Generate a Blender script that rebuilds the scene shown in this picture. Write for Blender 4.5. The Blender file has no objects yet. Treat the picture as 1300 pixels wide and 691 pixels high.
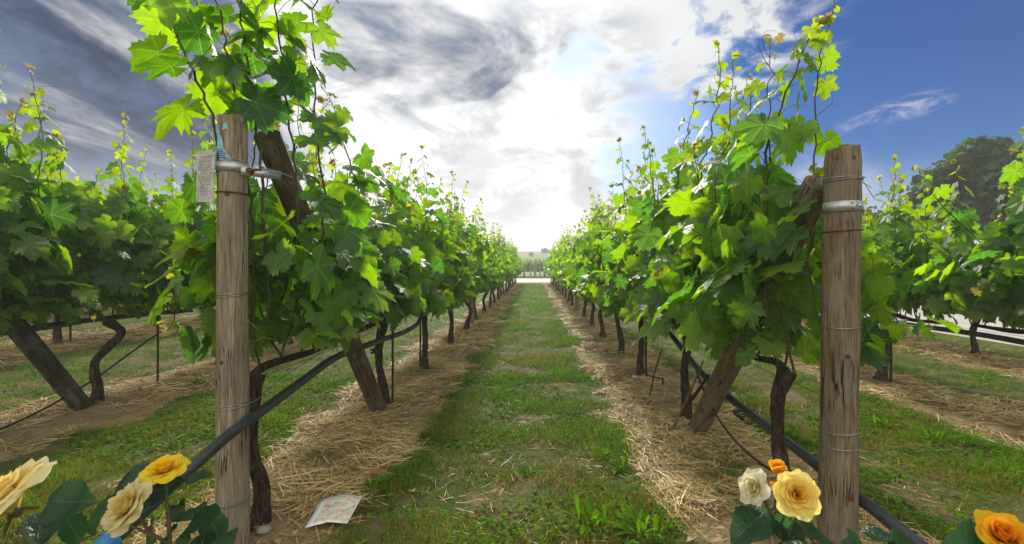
import bpy, math
import numpy as np
from mathutils import Vector, Matrix

R = math.radians
SC = bpy.context.scene
COL = SC.collection

# ------------------------------------------------------------------ camera
CAM_H = 1.15
F_PX, VPX, VPY = 600.0, 678.0, 338.0          # focal length and vanishing point in photo pixels
cam_d = bpy.data.cameras.new('camera')
cam_d.sensor_width = 36.0
cam_d.lens = 36.0 * F_PX / 1300.0
cam_d.shift_x = (650.0 - VPX) / 1300.0
cam_d.shift_y = (VPY - 345.5) / 1300.0
cam_d.clip_start = 0.02
cam_d.clip_end = 5000
cam = bpy.data.objects.new('camera', cam_d)
COL.objects.link(cam)
cam.location = (0, 0, CAM_H)
cam.rotation_euler = (R(90), 0, 0)
SC.camera = cam

def P(px, py, Y):
    return np.array([(px - VPX) / F_PX * Y, Y, CAM_H + (VPY - py) / F_PX * Y])

# ------------------------------------------------------------------ light
SUN_EL, SUN_AZ = 29.0, -6.0                    # degrees; azimuth from +Y towards +X
SC.view_settings.view_transform = 'Standard'
SC.view_settings.look = 'None'
SC.view_settings.exposure = 0.35
SC.view_settings.gamma = 1.0
SC.view_settings.use_curve_mapping = False
sd = bpy.data.lights.new('sun', 'SUN')
sd.energy = 4.6
sd.angle = R(8)
sd.color = (1.0, 0.95, 0.86)
sun = bpy.data.objects.new('sun', sd)
COL.objects.link(sun)
SUND = Vector((math.sin(R(SUN_AZ)) * math.cos(R(SUN_EL)), math.cos(R(SUN_AZ)) * math.cos(R(SUN_EL)), math.sin(R(SUN_EL))))
sun.rotation_euler = (-SUND).to_track_quat('-Z', 'Y').to_euler()
sun.location = (0, 20, 30)

SC.cycles.max_bounces = 8
SC.cycles.diffuse_bounces = 4
SC.cycles.glossy_bounces = 2
SC.cycles.transmission_bounces = 5
SC.cycles.transparent_max_bounces = 8
SC.cycles.volume_bounces = 1
SC.cycles.use_denoising = True

# ------------------------------------------------------------------ node helper
class N:
    def __init__(s, tree):
        s.t = tree
        s.n = tree.nodes
        s.l = tree.links
    def new(s, typ, **kw):
        n = s.n.new(typ)
        for k, v in kw.items():
            setattr(n, k, v)
        return n
    def set(s, sock, v):
        if v is None:
            return
        if isinstance(v, bpy.types.NodeSocket):
            s.l.new(v, sock)
        else:
            sock.default_value = v
    def m(s, op, a, b=None, c=None, clamp=False):
        n = s.new('ShaderNodeMath', operation=op, use_clamp=clamp)
        for i, v in enumerate((a, b, c)):
            if v is not None:
                s.set(n.inputs[i], v)
        return n.outputs[0]
    def vm(s, op, a, b=None, out=0):
        n = s.new('ShaderNodeVectorMath', operation=op)
        s.set(n.inputs[0], a)
        if b is not None:
            s.set(n.inputs['Scale' if op == 'SCALE' else 1], b)
        return n.outputs[out]
    def rng(s, v, a, b, c=0.0, d=1.0, smooth=True):
        n = s.new('ShaderNodeMapRange', interpolation_type='SMOOTHSTEP' if smooth else 'LINEAR')
        s.set(n.inputs[0], v)
        for i, x in enumerate((a, b, c, d)):
            s.set(n.inputs[1 + i], x)
        return n.outputs[0]
    def mix(s, f, a, b, blend='MIX'):
        n = s.new('ShaderNodeMix', data_type='RGBA', blend_type=blend)
        s.set(n.inputs[0], f)
        s.set(n.inputs[6], (*a, 1) if isinstance(a, tuple) and len(a) == 3 else a)
        s.set(n.inputs[7], (*b, 1) if isinstance(b, tuple) and len(b) == 3 else b)
        return n.outputs[2]
    def noise(s, vec, scale, detail=3, rough=0.5, dist=0.0, out=0):
        n = s.new('ShaderNodeTexNoise')
        s.set(n.inputs['Vector'], vec)
        n.inputs['Scale'].default_value = scale
        n.inputs['Detail'].default_value = detail
        n.inputs['Roughness'].default_value = rough
        n.inputs['Distortion'].default_value = dist
        return n.outputs[out]
    def scale(s, vec, sc, loc=(0, 0, 0), rot=(0, 0, 0)):
        n = s.new('ShaderNodeMapping')
        s.set(n.inputs[0], vec)
        n.inputs['Scale'].default_value = sc
        n.inputs['Location'].default_value = loc
        n.inputs['Rotation'].default_value = rot
        return n.outputs[0]
    def ramp(s, f, stops):
        n = s.new('ShaderNodeValToRGB')
        s.set(n.inputs[0], f)
        e = n.color_ramp.elements
        while len(e) < len(stops):
            e.new(0.5)
        for i, (p, c) in enumerate(stops):
            e[i].position = p
            e[i].color = (*c, 1)
        return n.outputs[0]
    def attr(s, name, out='Vector'):
        return s.new('ShaderNodeAttribute', attribute_name=name).outputs[out]
    def xyz(s, v):
        n = s.new('ShaderNodeSeparateXYZ')
        s.set(n.inputs[0], v)
        return n.outputs
    def bump(s, h, strength=0.4, dist=0.01):
        n = s.new('ShaderNodeBump')
        n.inputs['Strength'].default_value = strength
        n.inputs['Distance'].default_value = dist
        s.set(n.inputs['Height'], h)
        return n.outputs[0]

def mat(name):
    m = bpy.data.materials.new(name)
    m.use_nodes = True
    m.node_tree.nodes.clear()
    k = N(m.node_tree)
    out = k.new('ShaderNodeOutputMaterial')
    return m, k, out

def principled(k, out, color, rough=0.6, spec=0.4, normal=None, metal=0.0):
    b = k.new('ShaderNodeBsdfPrincipled')
    k.set(b.inputs['Base Color'], (*color, 1) if isinstance(color, tuple) and len(color) == 3 else color)
    k.set(b.inputs['Roughness'], rough)
    k.set(b.inputs['Specular IOR Level'], spec)
    k.set(b.inputs['Metallic'], metal)
    if normal is not None:
        k.set(b.inputs['Normal'], normal)
    if out is not None:
        k.l.new(b.outputs[0], out.inputs[0])
    return b

# ------------------------------------------------------------------ world sky
w = bpy.data.worlds.new('World')
SC.world = w
w.use_nodes = True
w.node_tree.nodes.clear()
k = N(w.node_tree)
tc = k.new('ShaderNodeTexCoord')
D = k.vm('NORMALIZE', tc.outputs['Generated'])
dx, dy, dz = k.xyz(D)
sky = k.new('ShaderNodeTexSky', sky_type='NISHITA', sun_disc=False)
sky.sun_elevation = R(SUN_EL)
sky.sun_rotation = R(SUN_AZ)
sky.air_density = 1.0
sky.dust_density = 0.6
sky.ozone_density = 2.0
# cloud layer coordinates (a flat deck seen from below)
zz = k.m('ADD', k.m('MAXIMUM', dz, 0.0), 0.16)
cl = k.new('ShaderNodeCombineXYZ')
k.set(cl.inputs[0], k.m('DIVIDE', dx, zz))
k.set(cl.inputs[1], k.m('DIVIDE', dy, zz))
CL = cl.outputs[0]
warp = k.vm('SCALE', k.vm('SUBTRACT', k.noise(CL, 0.9, 3, 0.55, out=1), (0.5, 0.5, 0.5)), 0.55)
DW = k.vm('ADD', D, k.vm('SCALE', warp, 0.28))
def dirv(px, py):
    v = Vector(((px - VPX) / F_PX, 1, (VPY - py) / F_PX))
    return tuple(v.normalized())
def blob(px, py, deg, soft=1.0, src=None):
    d = k.vm('DOT_PRODUCT', src or DW, dirv(px, py), out=1)
    return k.rng(d, math.cos(R(deg * (1 + 0.5 * soft))), math.cos(R(deg * (1 - 0.5 * soft))))
def acc(items):
    t = None
    for it, wt in items:
        v = k.m('MULTIPLY', it, wt)
        t = v if t is None else k.m('ADD', t, v)
    return t
n1 = k.noise(k.scale(CL, (1, 1, 1), (3.1, 0.7, 0)), 1.3, 7, 0.60, 0.5)
n2 = k.noise(k.scale(CL, (1.0, 0.40, 1), (1.3, 5.2, 2), (0, 0, R(-50))), 1.5, 6, 0.6, 0.6)
n3 = k.noise(k.scale(D, (1, 1, 1.8), (2, 1, 0)), 6.0, 7, 0.62, 0.4)
# open blue: to the right and the upper right, a thin gap above the right row
open_blue = acc([(blob(1210, 80, 20, 1.3), 1.1), (blob(1420, 60, 26, 0.9), 1.1), (blob(1240, 210, 15, 1.0), 1.0), (blob(870, 140, 8, 1.6), 0.75), (blob(1000, 110, 9, 1.4), 0.8), (blob(960, 190, 6, 1.6), 0.5)])
open_blue = k.m('MINIMUM', open_blue, 1.0)
streak = acc([(blob(780, 70, 5, 1.5), 0.8), (blob(900, 25, 5, 1.5), 0.9), (blob(960, -10, 6, 1.5), 0.8), (blob(1050, 240, 3, 1.6, D), 0.5), (blob(760, 210, 7, 1.5), 0.7)])
cov = k.m('SUBTRACT', 1.0, open_blue)
cov = k.m('MULTIPLY', cov, k.rng(k.m('ADD', n1, k.m('MULTIPLY', cov, 0.9)), 0.55, 0.95))
n4 = k.noise(k.scale(D, (1.0, 1.0, 2.6), (0, 0, 0), (0, R(20), 0)), 17.0, 6, 0.65, 0.6)
wisp = acc([(blob(1068 + 17 * q, 164 - 5.4 * q, 0.5 + 0.35 * math.sin(q * 0.39), 1.6, D), 0.16 + 0.02 * q) for q in range(9)])
cov = k.m('ADD', cov, k.m('MULTIPLY', wisp, k.rng(n4, 0.40, 0.66)))
cov = k.m('ADD', cov, k.m('MULTIPLY', streak, k.rng(n3, 0.38, 0.62)), clamp=True)
# dark grey-blue undersides
dark = acc([(blob(40, 140, 11, 1.5), 1.0), (blob(-40, 20, 15, 1.3), 1.0), (blob(170, 170, 6, 1.6), 0.45), (blob(525, -12, 6.5, 1.5), 0.85), (blob(430, -100, 8, 1.4), 0.9), (blob(620, -60, 7, 1.5), 0.7), (blob(60, 230, 8, 1.6), 0.4), (blob(150, 20, 7, 1.6), 0.4)])
dark = k.m('MINIMUM', dark, 1.0)
dn = k.m('ADD', k.m('MULTIPLY', n2, 0.65), k.m('MULTIPLY', n3, 0.35))
dark = k.m('MULTIPLY', dark, k.rng(k.m('ADD', dn, k.m('MULTIPLY', dark, 0.10)), 0.42, 0.62))
# faint grey modelling inside the bright cloud
soft = acc([(blob(640, 210, 14, 1.5), 0.8), (blob(480, 120, 10, 1.6), 0.5), (blob(740, 170, 8, 1.6), 0.7), (blob(300, 60, 9, 1.6), 0.5)])
soft = k.m('MULTIPLY', k.m('MINIMUM', soft, 1.0), k.rng(n3, 0.42, 0.60))
glowd = k.vm('DOT_PRODUCT', D, dirv(590, 120), out=1)
g1 = k.rng(glowd, math.cos(R(30)), math.cos(R(4)))
cw = k.mix(n1, (5.5, 5.6, 5.75), (7.0, 7.0, 7.1))
cw = k.mix(k.m('MULTIPLY', soft, 0.6), cw, (4.3, 4.55, 4.95))
cloud = k.mix(dark, cw, k.mix(k.rng(n3, 0.35, 0.66), (0.06, 0.24, 0.80), (0.85, 1.35, 2.5)))
hz = k.rng(dz, 0.02, 0.20, 1.0, 0.0)
# light scattered through the thin cloud near the sun
glow = k.mix(k.m('MULTIPLY', g1, k.m('SUBTRACT', 1.0, k.m('MULTIPLY', k.m('MAXIMUM', dark, soft), 0.85))), (0, 0, 0), (2.5, 2.45, 2.35))
deep = k.m('MINIMUM', acc([(blob(1210, 70, 14, 1.6), 1.0), (blob(1420, 40, 19, 1.3), 0.9)]), 1.0)
blue = k.mix(1.0, sky.outputs[0], k.mix(deep, (0.44, 0.60, 0.84), (0.0, 0.20, 0.50)), 'MULTIPLY')
skyc = k.mix(cov, blue, cloud)
skyc = k.mix(k.m('MULTIPLY', hz, 0.65), skyc, k.mix(g1, (6.4, 6.7, 7.2), (8.2, 8.1, 7.9)))
skyc = k.mix(1.0, skyc, glow, 'ADD')
# unseen sky behind the viewer, brightened as added fill light for the leaves
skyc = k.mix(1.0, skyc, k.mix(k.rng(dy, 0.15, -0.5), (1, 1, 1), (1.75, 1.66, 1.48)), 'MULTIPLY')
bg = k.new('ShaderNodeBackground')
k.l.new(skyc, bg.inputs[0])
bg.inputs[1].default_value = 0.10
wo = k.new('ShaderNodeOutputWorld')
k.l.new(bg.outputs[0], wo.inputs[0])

# ------------------------------------------------------------------ numpy helpers
rng = np.random.RandomState(11)
def nrm(v):
    return v / np.maximum(np.linalg.norm(v, axis=-1, keepdims=True), 1e-9)

_H = np.random.RandomState(5).rand(256, 256)
def vnoise(x, y):
    xi = np.floor(x).astype(int); yi = np.floor(y).astype(int)
    fx = x - xi; fy = y - yi
    fx = fx * fx * (3 - 2 * fx); fy = fy * fy * (3 - 2 * fy)
    a = _H[xi % 256, yi % 256]; b = _H[(xi + 1) % 256, yi % 256]
    c = _H[xi % 256, (yi + 1) % 256]; d = _H[(xi + 1) % 256, (yi + 1) % 256]
    return (a * (1 - fx) + b * fx) * (1 - fy) + (c * (1 - fx) + d * fx) * fy
def fbm(x, y, o=4):
    t = 0; a = 0.5; s = 0
    for i in range(o):
        t = t + a * vnoise(x * 2 ** i + 17.3 * i, y * 2 ** i + 9.1 * i); s += a; a *= 0.5
    return t / s

class MB:
    """collects verts / faces / per-vertex vectors of ONE mesh"""
    def __init__(s):
        s.V = []; s.T = []; s.U = []; s.L = []; s.S = []; s.M = []; s.n = 0
    def add(s, V, F, tint=None, uv=None, mi=0):
        V = np.asarray(V, dtype=np.float32).reshape(-1, 3)
        F = np.asarray(F, dtype=np.int32)
        s.V.append(V)
        s.L.append((F + s.n).reshape(-1))
        s.S.append(np.full(len(F), F.shape[1], dtype=np.int32))
        s.M.append(np.full(len(F), mi, dtype=np.int32))
        t = np.zeros((len(V), 3), np.float32)
        if tint is not None:
            t[:] = tint
        s.T.append(t)
        u = np.zeros((len(V), 3), np.float32)
        if uv is not None:
            u[:, :np.shape(uv)[-1]] = uv
        s.U.append(u)
        s.n += len(V)
    def mesh(s, name, mats, smooth=True):
        me = bpy.data.meshes.new(name)
        V = np.concatenate(s.V); L = np.concatenate(s.L); S = np.concatenate(s.S)
        me.vertices.add(len(V)); me.vertices.foreach_set('co', V.ravel())
        me.loops.add(len(L)); me.loops.foreach_set('vertex_index', L)
        me.polygons.add(len(S))
        st = np.zeros(len(S), np.int32); st[1:] = np.cumsum(S)[:-1]
        me.polygons.foreach_set('loop_start', st)
        me.polygons.foreach_set('loop_total', S)
        me.polygons.foreach_set('use_smooth', np.full(len(S), smooth))
        me.polygons.foreach_set('material_index', np.concatenate(s.M))
        for nm, arr in (('tint', s.T), ('luv', s.U)):
            a = me.attributes.new(nm, 'FLOAT_VECTOR', 'POINT')
            a.data.foreach_set('vector', np.concatenate(arr).ravel())
        for mm in (mats if isinstance(mats, (list, tuple)) else [mats]):
            me.materials.append(mm)
        me.update(calc_edges=True)
        return me
    def build(s, name, mats, parent=None, smooth=True):
        o = bpy.data.objects.new(name, s.mesh(name, mats, smooth))
        COL.objects.link(o)
        if parent is not None:
            o.parent = parent
        return o

def tag(o, label=None, cat=None, group=None, kind=None):
    if label: o['label'] = label
    if cat: o['category'] = cat
    if group: o['group'] = group
    if kind: o['kind'] = kind
    return o
def thing(name, loc, label, cat, group=None, rz=0.0):
    o = bpy.data.objects.new(name, None)
    o.empty_display_size = 0.1
    COL.objects.link(o)
    o.location = [float(v) for v in loc]
    o.rotation_euler.z = rz
    return tag(o, label, cat, group)
def copy_tree(o, loc, label, group=None, rz=0.0, sc=(1, 1, 1)):
    c = o.copy(); COL.objects.link(c)
    c.location = [float(v) for v in loc]; c.rotation_euler.z = rz; c.scale = sc
    c['label'] = label
    if group: c['group'] = group
    for ch in o.children:
        d = ch.copy(); COL.objects.link(d); d.parent = c
        for g in ch.children:
            e = g.copy(); COL.objects.link(e); e.parent = d
    return c

def smooth_path(pts, n):
    """Catmull-Rom resample"""
    p = np.asarray(pts, float)
    p = np.vstack([2 * p[0] - p[1], p, 2 * p[-1] - p[-2]])
    out = []
    ts = np.linspace(0, len(p) - 3 - 1e-6, n)
    for t in ts:
        i = int(t); f = t - i
        a, b, c, d = p[i], p[i + 1], p[i + 2], p[i + 3]
        out.append(0.5 * ((2 * b) + (c - a) * f + (2 * a - 5 * b + 4 * c - d) * f * f + (3 * b - a - 3 * c + d) * f ** 3))
    return np.array(out)

def tube(mb, pts, rad, sides=8, cap=True, tint=None, mi=0, gnarl=0.0, seed=0, twist=0.0):
    p = np.asarray(pts, float)
    n = len(p)
    r = np.broadcast_to(np.asarray(rad, float), (n,))
    tan = nrm(np.gradient(p, axis=0))
    u = np.cross(tan[0], [0.31, 0.92, 0.17]); u /= np.linalg.norm(u)
    V = np.zeros((n, sides, 3)); uv = np.zeros((n, sides, 3))
    ang = np.arange(sides) / sides * 2 * np.pi
    dist = np.concatenate([[0], np.cumsum(np.linalg.norm(np.diff(p, axis=0), axis=1))])
    for i in range(n):
        u = u - tan[i] * np.dot(u, tan[i]); u /= np.linalg.norm(u)
        v = np.cross(tan[i], u)
        rr = r[i]
        if gnarl:
            a2 = ang + twist * dist[i]
            rr = r[i] * (1 + gnarl * (2 * fbm(np.cos(a2) * 1.7 + seed * 3.1 + 40, np.sin(a2) * 1.7 + dist[i] * 9 + 40, 3) - 1)
                         + gnarl * 0.5 * np.sin(a2 * 3 + seed))
            rr = rr[:, None]
        V[i] = p[i] + rr * (np.cos(ang)[:, None] * u + np.sin(ang)[:, None] * v)
        uv[i] = np.stack([ang / 6.283, np.full(sides, dist[i]), np.zeros(sides)], 1)
    i0 = np.arange(n - 1)[:, None] * sides; j = np.arange(sides)[None, :]; j2 = (j + 1) % sides
    F = np.stack([i0 + j, i0 + j2, i0 + sides + j2, i0 + sides + j], -1).reshape(-1, 4)
    mb.add(V.reshape(-1, 3), F, tint, uv.reshape(-1, 3), mi)
    if cap:
        for e in (0, n - 1):
            c = p[e]
            ring = V[e]
            vv = np.vstack([ring, c[None]])
            ff = [(a, (a + 1) % sides, sides) if e else ((a + 1) % sides, a, sides) for a in range(sides)]
            mb.add(vv, ff, tint, None, mi)

def box(mb, c, s, rot=None, mi=0, tint=None):
    x, y, z = np.array(s) / 2.0
    V = np.array([(-x, -y, -z), (x, -y, -z), (x, y, -z), (-x, y, -z), (-x, -y, z), (x, -y, z), (x, y, z), (-x, y, z)])
    if rot is not None:
        V = V @ np.array(rot).T
    mb.add(V + np.array(c), [(0, 3, 2, 1), (4, 5, 6, 7), (0, 1, 5, 4), (1, 2, 6, 5), (2, 3, 7, 6), (3, 0, 4, 7)], tint, None, mi)

def ribbons(mb, P0, Dv, Wd, L, W, K, bend, tint, mi=0, taper=1.6):
    n = len(P0)
    s = np.linspace(0, 1, K + 1)
    c = P0[:, None, :] + Dv[:, None, :] * (L[:, None] * s)[..., None] + bend[:, None, :] * (L[:, None] * s ** 2)[..., None]
    ww = W[:, None] * np.maximum(1 - s[None] ** taper, 0.06) * 0.5
    a = c - Wd[:, None, :] * ww[..., None]; b = c + Wd[:, None, :] * ww[..., None]
    V = np.stack([a, b], 2).reshape(-1, 3)
    base = (np.arange(n) * (K + 1) * 2)[:, None]; kk = (np.arange(K) * 2)[None]
    q = base + kk
    F = np.stack([q, q + 1, q + 3, q + 2], -1).reshape(-1, 4)
    t = np.repeat(tint, (K + 1) * 2, axis=0)
    uv = np.zeros((n, K + 1, 2, 3)); uv[..., 0] = s[None, :, None]
    mb.add(V, F, t, uv.reshape(-1, 3), mi)

# ------------------------------------------------------------------ layout of the vineyard
ROWS = {'A': -1.20, 'B': 1.09, 'L2': -3.53, 'L3': -5.9, 'L4': -8.25, 'R2': 3.43, 'R3': 5.5}
ROWX = np.array(sorted(ROWS.values()))
ROW_END = 31.0
ROAD_Y0, ROAD_Y1 = 33.0, 44.0
ROAD_X0, ROAD_X1 = 6.95, 11.8

def gz(x, y):
    x = np.asarray(x, float); y = np.asarray(y, float)
    lift = np.clip(-x - 3.7, 0, 8) * 0.075 * np.clip((30 - y) / 8, 0, 1)
    near = np.clip((6.6 - x) / 0.5, 0, 1) * np.clip((32 - y) / 2, 0, 1)
    d = np.min(np.abs(x[..., None] - ROWX), axis=-1)
    berm = 0.03 * np.exp(-(d / 0.32) ** 2)
    return lift + near * (berm + 0.05 * (fbm(x * 1.3 + 50, y * 1.3 + 50, 4) - 0.5) + 0.018 * (fbm(x * 9 + 20, y * 9 + 20, 2) - 0.5))
def strip(x, y):
    """1 on the straw mulch under a row, 0 on grass"""
    x = np.asarray(x, float); y = np.asarray(y, float)
    d = np.min(np.abs(x[..., None] - ROWX), axis=-1)
    d = d + 0.50 * (fbm(x * 2.2 + 70, y * 2.2 + 70, 4) - 0.5)
    s = np.clip((0.55 - d) / 0.14, 0, 1)
    s = s * s * (3 - 2 * s)
    return s * np.clip((ROW_END + 0.6 - y) / 0.3, 0, 1) * (x < 6.3) * (x > -12)

# ------------------------------------------------------------------ materials
def leaf_material(name, lo, hi, young, trans_gain, vein, rough=0.42, veins=True, under=(0.10, 0.15, 0.07)):
    m, k, out = mat(name)
    t = k.attr('tint'); tr, ta, tb = k.xyz(t)
    base = k.mix(tr, lo, hi)
    base = k.mix(k.rng(ta, 0.2, 0.75), base, young)
    base = k.mix(k.rng(ta, 0.80, 1.15), base, (0.085, 0.070, 0.030))
    h = None
    if veins:
        u = k.attr('luv'); ux, uy, uz = k.xyz(u)
        uy = k.m('ABSOLUTE', uy)
        d = None
        for a in (0, 50, 107):
            ca, sa = math.cos(R(a)), math.sin(R(a))
            along = k.m('ADD', k.m('MULTIPLY', ux, ca), k.m('MULTIPLY', uy, sa))
            perp = k.m('ABSOLUTE', k.m('SUBTRACT', k.m('MULTIPLY', ux, sa), k.m('MULTIPLY', uy, ca)))
            v = k.m('ADD', perp, k.rng(along, -0.02, 0.02, 1.0, 0.0, False))
            # side veins branch off every main one
            sidev = k.m('ABSOLUTE', k.m('SUBTRACT', k.m('FRACT', k.m('SUBTRACT', k.m('MULTIPLY', along, 7.0), k.m('MULTIPLY', perp, 5.0))), 0.5))
            v = k.m('MINIMUM', v, k.m('ADD', k.m('MULTIPLY', k.m('SUBTRACT', 0.5, sidev), 0.16), k.m('ADD', 0.009, k.m('MULTIPLY', perp, 0.09))))
            d = v if d is None else k.m('MINIMUM', d, v)
        vm = k.rng(d, 0.006, 0.024, 1.0, 0.0)
        base = k.mix(k.m('MULTIPLY', vm, 0.55), base, vein)
        h = k.m('SUBTRACT', k.noise(u, 9.0, 2), k.m('MULTIPLY', vm, 0.9))
    blot = k.noise(k.new('ShaderNodeTexCoord').outputs['Object'], 38, 3)
    base = k.mix(k.rng(blot, 0.35, 0.75), base, k.mix(1.0, base, (0.80, 0.86, 0.74), 'MULTIPLY'))
    geo = k.new('ShaderNodeNewGeometry')
    top = k.mix(k.m('MULTIPLY', geo.outputs['Backfacing'], 0.8), base, k.mix(0.45, base, under))
    nb = k.bump(h, 0.35, 0.012) if h is not None else None
    p = principled(k, None, top, k.m('ADD', rough, k.m('MULTIPLY', geo.outputs['Backfacing'], 0.25)), 0.52, nb)
    tl = k.new('ShaderNodeBsdfTranslucent')
    hs = k.new('ShaderNodeHueSaturation')
    hs.inputs['Hue'].default_value = 0.475
    hs.inputs['Saturation'].default_value = 1.25
    hs.inputs['Value'].default_value = trans_gain
    k.l.new(base, hs.inputs['Color'])
    k.l.new(hs.outputs[0], tl.inputs[0])
    if nb is not None:
        k.l.new(nb, tl.inputs['Normal'])
    mx = k.new('ShaderNodeMixShader')
    mx.inputs[0].default_value = 0.52
    k.l.new(p.outputs[0], mx.inputs[1]); k.l.new(tl.outputs[0], mx.inputs[2])
    k.l.new(mx.outputs[0], out.inputs[0])
    return m
M_LEAF = leaf_material('vine_leaf', (0.022, 0.072, 0.020), (0.090, 0.165, 0.022), (0.13, 0.175, 0.026), 5.2, (0.12, 0.20, 0.06), 0.46)
M_LEAF_FAR = leaf_material('vine_leaf_small', (0.022, 0.072, 0.020), (0.090, 0.165, 0.022), (0.13, 0.175, 0.026), 5.2, (0.12, 0.20, 0.06), 0.5, veins=False)
M_TREE_LEAF = leaf_material('tree_leaf', (0.008, 0.034, 0.005), (0.022, 0.066, 0.010), (0.05, 0.10, 0.016), 2.2, (0.1, 0.15, 0.05), 0.65, veins=False, under=(0.03, 0.06, 0.02))
M_ROSE_LEAF = leaf_material('rose_leaf', (0.018, 0.058, 0.026), (0.036, 0.092, 0.038), (0.08, 0.10, 0.03), 1.8, (0.06, 0.11, 0.05), 0.36)

def grass_material():
    m, k, out = mat('grass_blades')
    tr, ta, tb = k.xyz(k.attr('tint'))
    base = k.mix(tr, (0.038, 0.108, 0.003), (0.130, 0.255, 0.006))
    base = k.mix(ta, base, (0.27, 0.165, 0.055))
    p = principled(k, None, base, 0.8, 0.04)
    tl = k.new('ShaderNodeBsdfTranslucent')
    k.l.new(k.mix(1.0, base, (1.9, 2.1, 1.0), 'MULTIPLY'), tl.inputs[0])
    mx = k.new('ShaderNodeMixShader'); mx.inputs[0].default_value = 0.38
    k.l.new(p.outputs[0], mx.inputs[1]); k.l.new(tl.outputs[0], mx.inputs[2])
    k.l.new(mx.outputs[0], out.inputs[0])
    return m
M_GRASS = grass_material()

def straw_material():
    m, k, out = mat('dry_straw')
    tr, ta, tb = k.xyz(k.attr('tint'))
    c = k.ramp(tr, [(0.0, (0.15, 0.09, 0.035)), (0.3, (0.37, 0.24, 0.09)), (0.65, (0.60, 0.43, 0.175)), (1.0, (0.74, 0.60, 0.31))])
    principled(k, out, c, 0.62, 0.3)
    return m
M_STRAW = straw_material()

def ground_material():
    m, k, out = mat('vineyard_soil')
    pos = k.new('ShaderNodeNewGeometry').outputs['Position']
    st, _, _ = k.xyz(k.attr('tint'))
    na = k.noise(pos, 3.0, 6, 0.62)
    nb = k.noise(pos, 22.0, 5, 0.65)
    nc = k.noise(pos, 90.0, 4, 0.6)
    soil = k.mix(nb, (0.085, 0.060, 0.030), (0.33, 0.245, 0.125))
    litter = k.mix(k.rng(nc, 0.3, 0.7), soil, (0.46, 0.335, 0.14))
    straw = k.mix(k.rng(na, 0.32, 0.62), soil, litter)
    turf = k.mix(k.rng(nb, 0.3, 0.7), (0.042, 0.066, 0.006), (0.085, 0.112, 0.010))
    bare = k.mix(nc, (0.11, 0.08, 0.042), (0.24, 0.17, 0.09))
    turf = k.mix(k.rng(na, 0.44, 0.62), turf, bare)
    yy = k.xyz(pos)[1]
    far = k.rng(yy, 5.0, 16.0)
    turf = k.mix(far, turf, k.mix(na, (0.058, 0.120, 0.006), (0.11, 0.18, 0.014)))
    edge = k.rng(k.m('ADD', st, k.m('MULTIPLY', k.m('SUBTRACT', nb, 0.5), 0.9)), 0.3, 0.7)
    c = k.mix(edge, turf, straw)
    hh = k.m('ADD', k.m('MULTIPLY', nb, 1.0), k.m('MULTIPLY', nc, 0.5))
    principled(k, out, c, 0.9, 0.15, k.bump(hh, 0.8, 0.03))
    return m
M_GROUND = ground_material()

def wood_material(name, a, b, c, knots=True, ring=34.0):
    """weathered round post: grain along local Z"""
    m, k, out = mat(name)
    o = k.new('ShaderNodeTexCoord').outputs['Object']
    wv = k.vm('ADD', o, k.vm('SCALE', k.noise(k.scale(o, (1, 1, 0.35)), 7, 3, out=1), 0.035))
    fine = k.noise(k.scale(wv, (1, 1, 0.035)), 240, 5, 0.65)
    mid = k.noise(k.scale(wv, (1, 1, 0.07)), 46, 5, 0.6, 0.4)
    big = k.noise(k.scale(o, (1, 1, 0.3)), 9, 3)
    col = k.mix(k.rng(mid, 0.32, 0.66), a, b)
    col = k.mix(k.rng(fine, 0.46, 0.66), col, c)
    col = k.mix(k.m('MULTIPLY', k.rng(big, 0.42, 0.68), 0.85), col, k.mix(1.0, col, (0.72, 0.66, 0.56), 'MULTIPLY'))
    ct = k.m('FRACT', k.m('MULTIPLY', k.noise(k.scale(wv, (1, 1, 0.10), (5, 2, 0)), 8, 2, 0.45), 13.0))
    ring_ = k.m('MULTIPLY', k.rng(ct, 0.0, 0.35, 1.0, 0.0), k.rng(ct, 0.97, 1.0, 1.0, 0.0))
    col = k.mix(k.m('MULTIPLY', ring_, 0.55), col, c)
    col = k.mix(k.m('MULTIPLY', k.rng(k.noise(k.scale(o, (1, 1, 0.45), (2, 7, 1)), 14, 5, 0.65), 0.46, 0.66), 0.55), col, (0.20, 0.185, 0.16))
    # drying cracks
    cr = k.noise(k.scale(wv, (1, 1, 0.022), (3, 1, 2)), 58, 2, 0.5)
    crack = k.rng(k.m('ABSOLUTE', k.m('SUBTRACT', cr, 0.5)), 0.006, 0.024, 1.0, 0.0)
    crack = k.m('MULTIPLY', crack, k.rng(k.noise(k.scale(o, (1, 1, 0.4), (9, 0, 0)), 11, 1), 0.44, 0.56))
    col = k.mix(crack, col, (0.018, 0.013, 0.009))
    h = k.m('SUBTRACT', k.m('ADD', k.m('MULTIPLY', fine, 0.6), mid), k.m('MULTIPLY', crack, 1.2))
    principled(k, out, col, 0.82, 0.2, k.bump(h, 0.7, 0.006))
    return m
M_POST = wood_material('weathered_post_wood', (0.23, 0.175, 0.112), (0.38, 0.315, 0.225), (0.13, 0.094, 0.056))
M_POST2 = wood_material('brown_post_wood', (0.155, 0.112, 0.066), (0.26, 0.202, 0.126), (0.085, 0.060, 0.035))
M_BRACE = wood_material('dark_brace_wood', (0.085, 0.058, 0.030), (0.16, 0.115, 0.062), (0.05, 0.035, 0.02))
M_BRACE2 = wood_material('mossy_brace_wood', (0.040, 0.040, 0.028), (0.075, 0.072, 0.046), (0.025, 0.024, 0.016))

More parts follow.
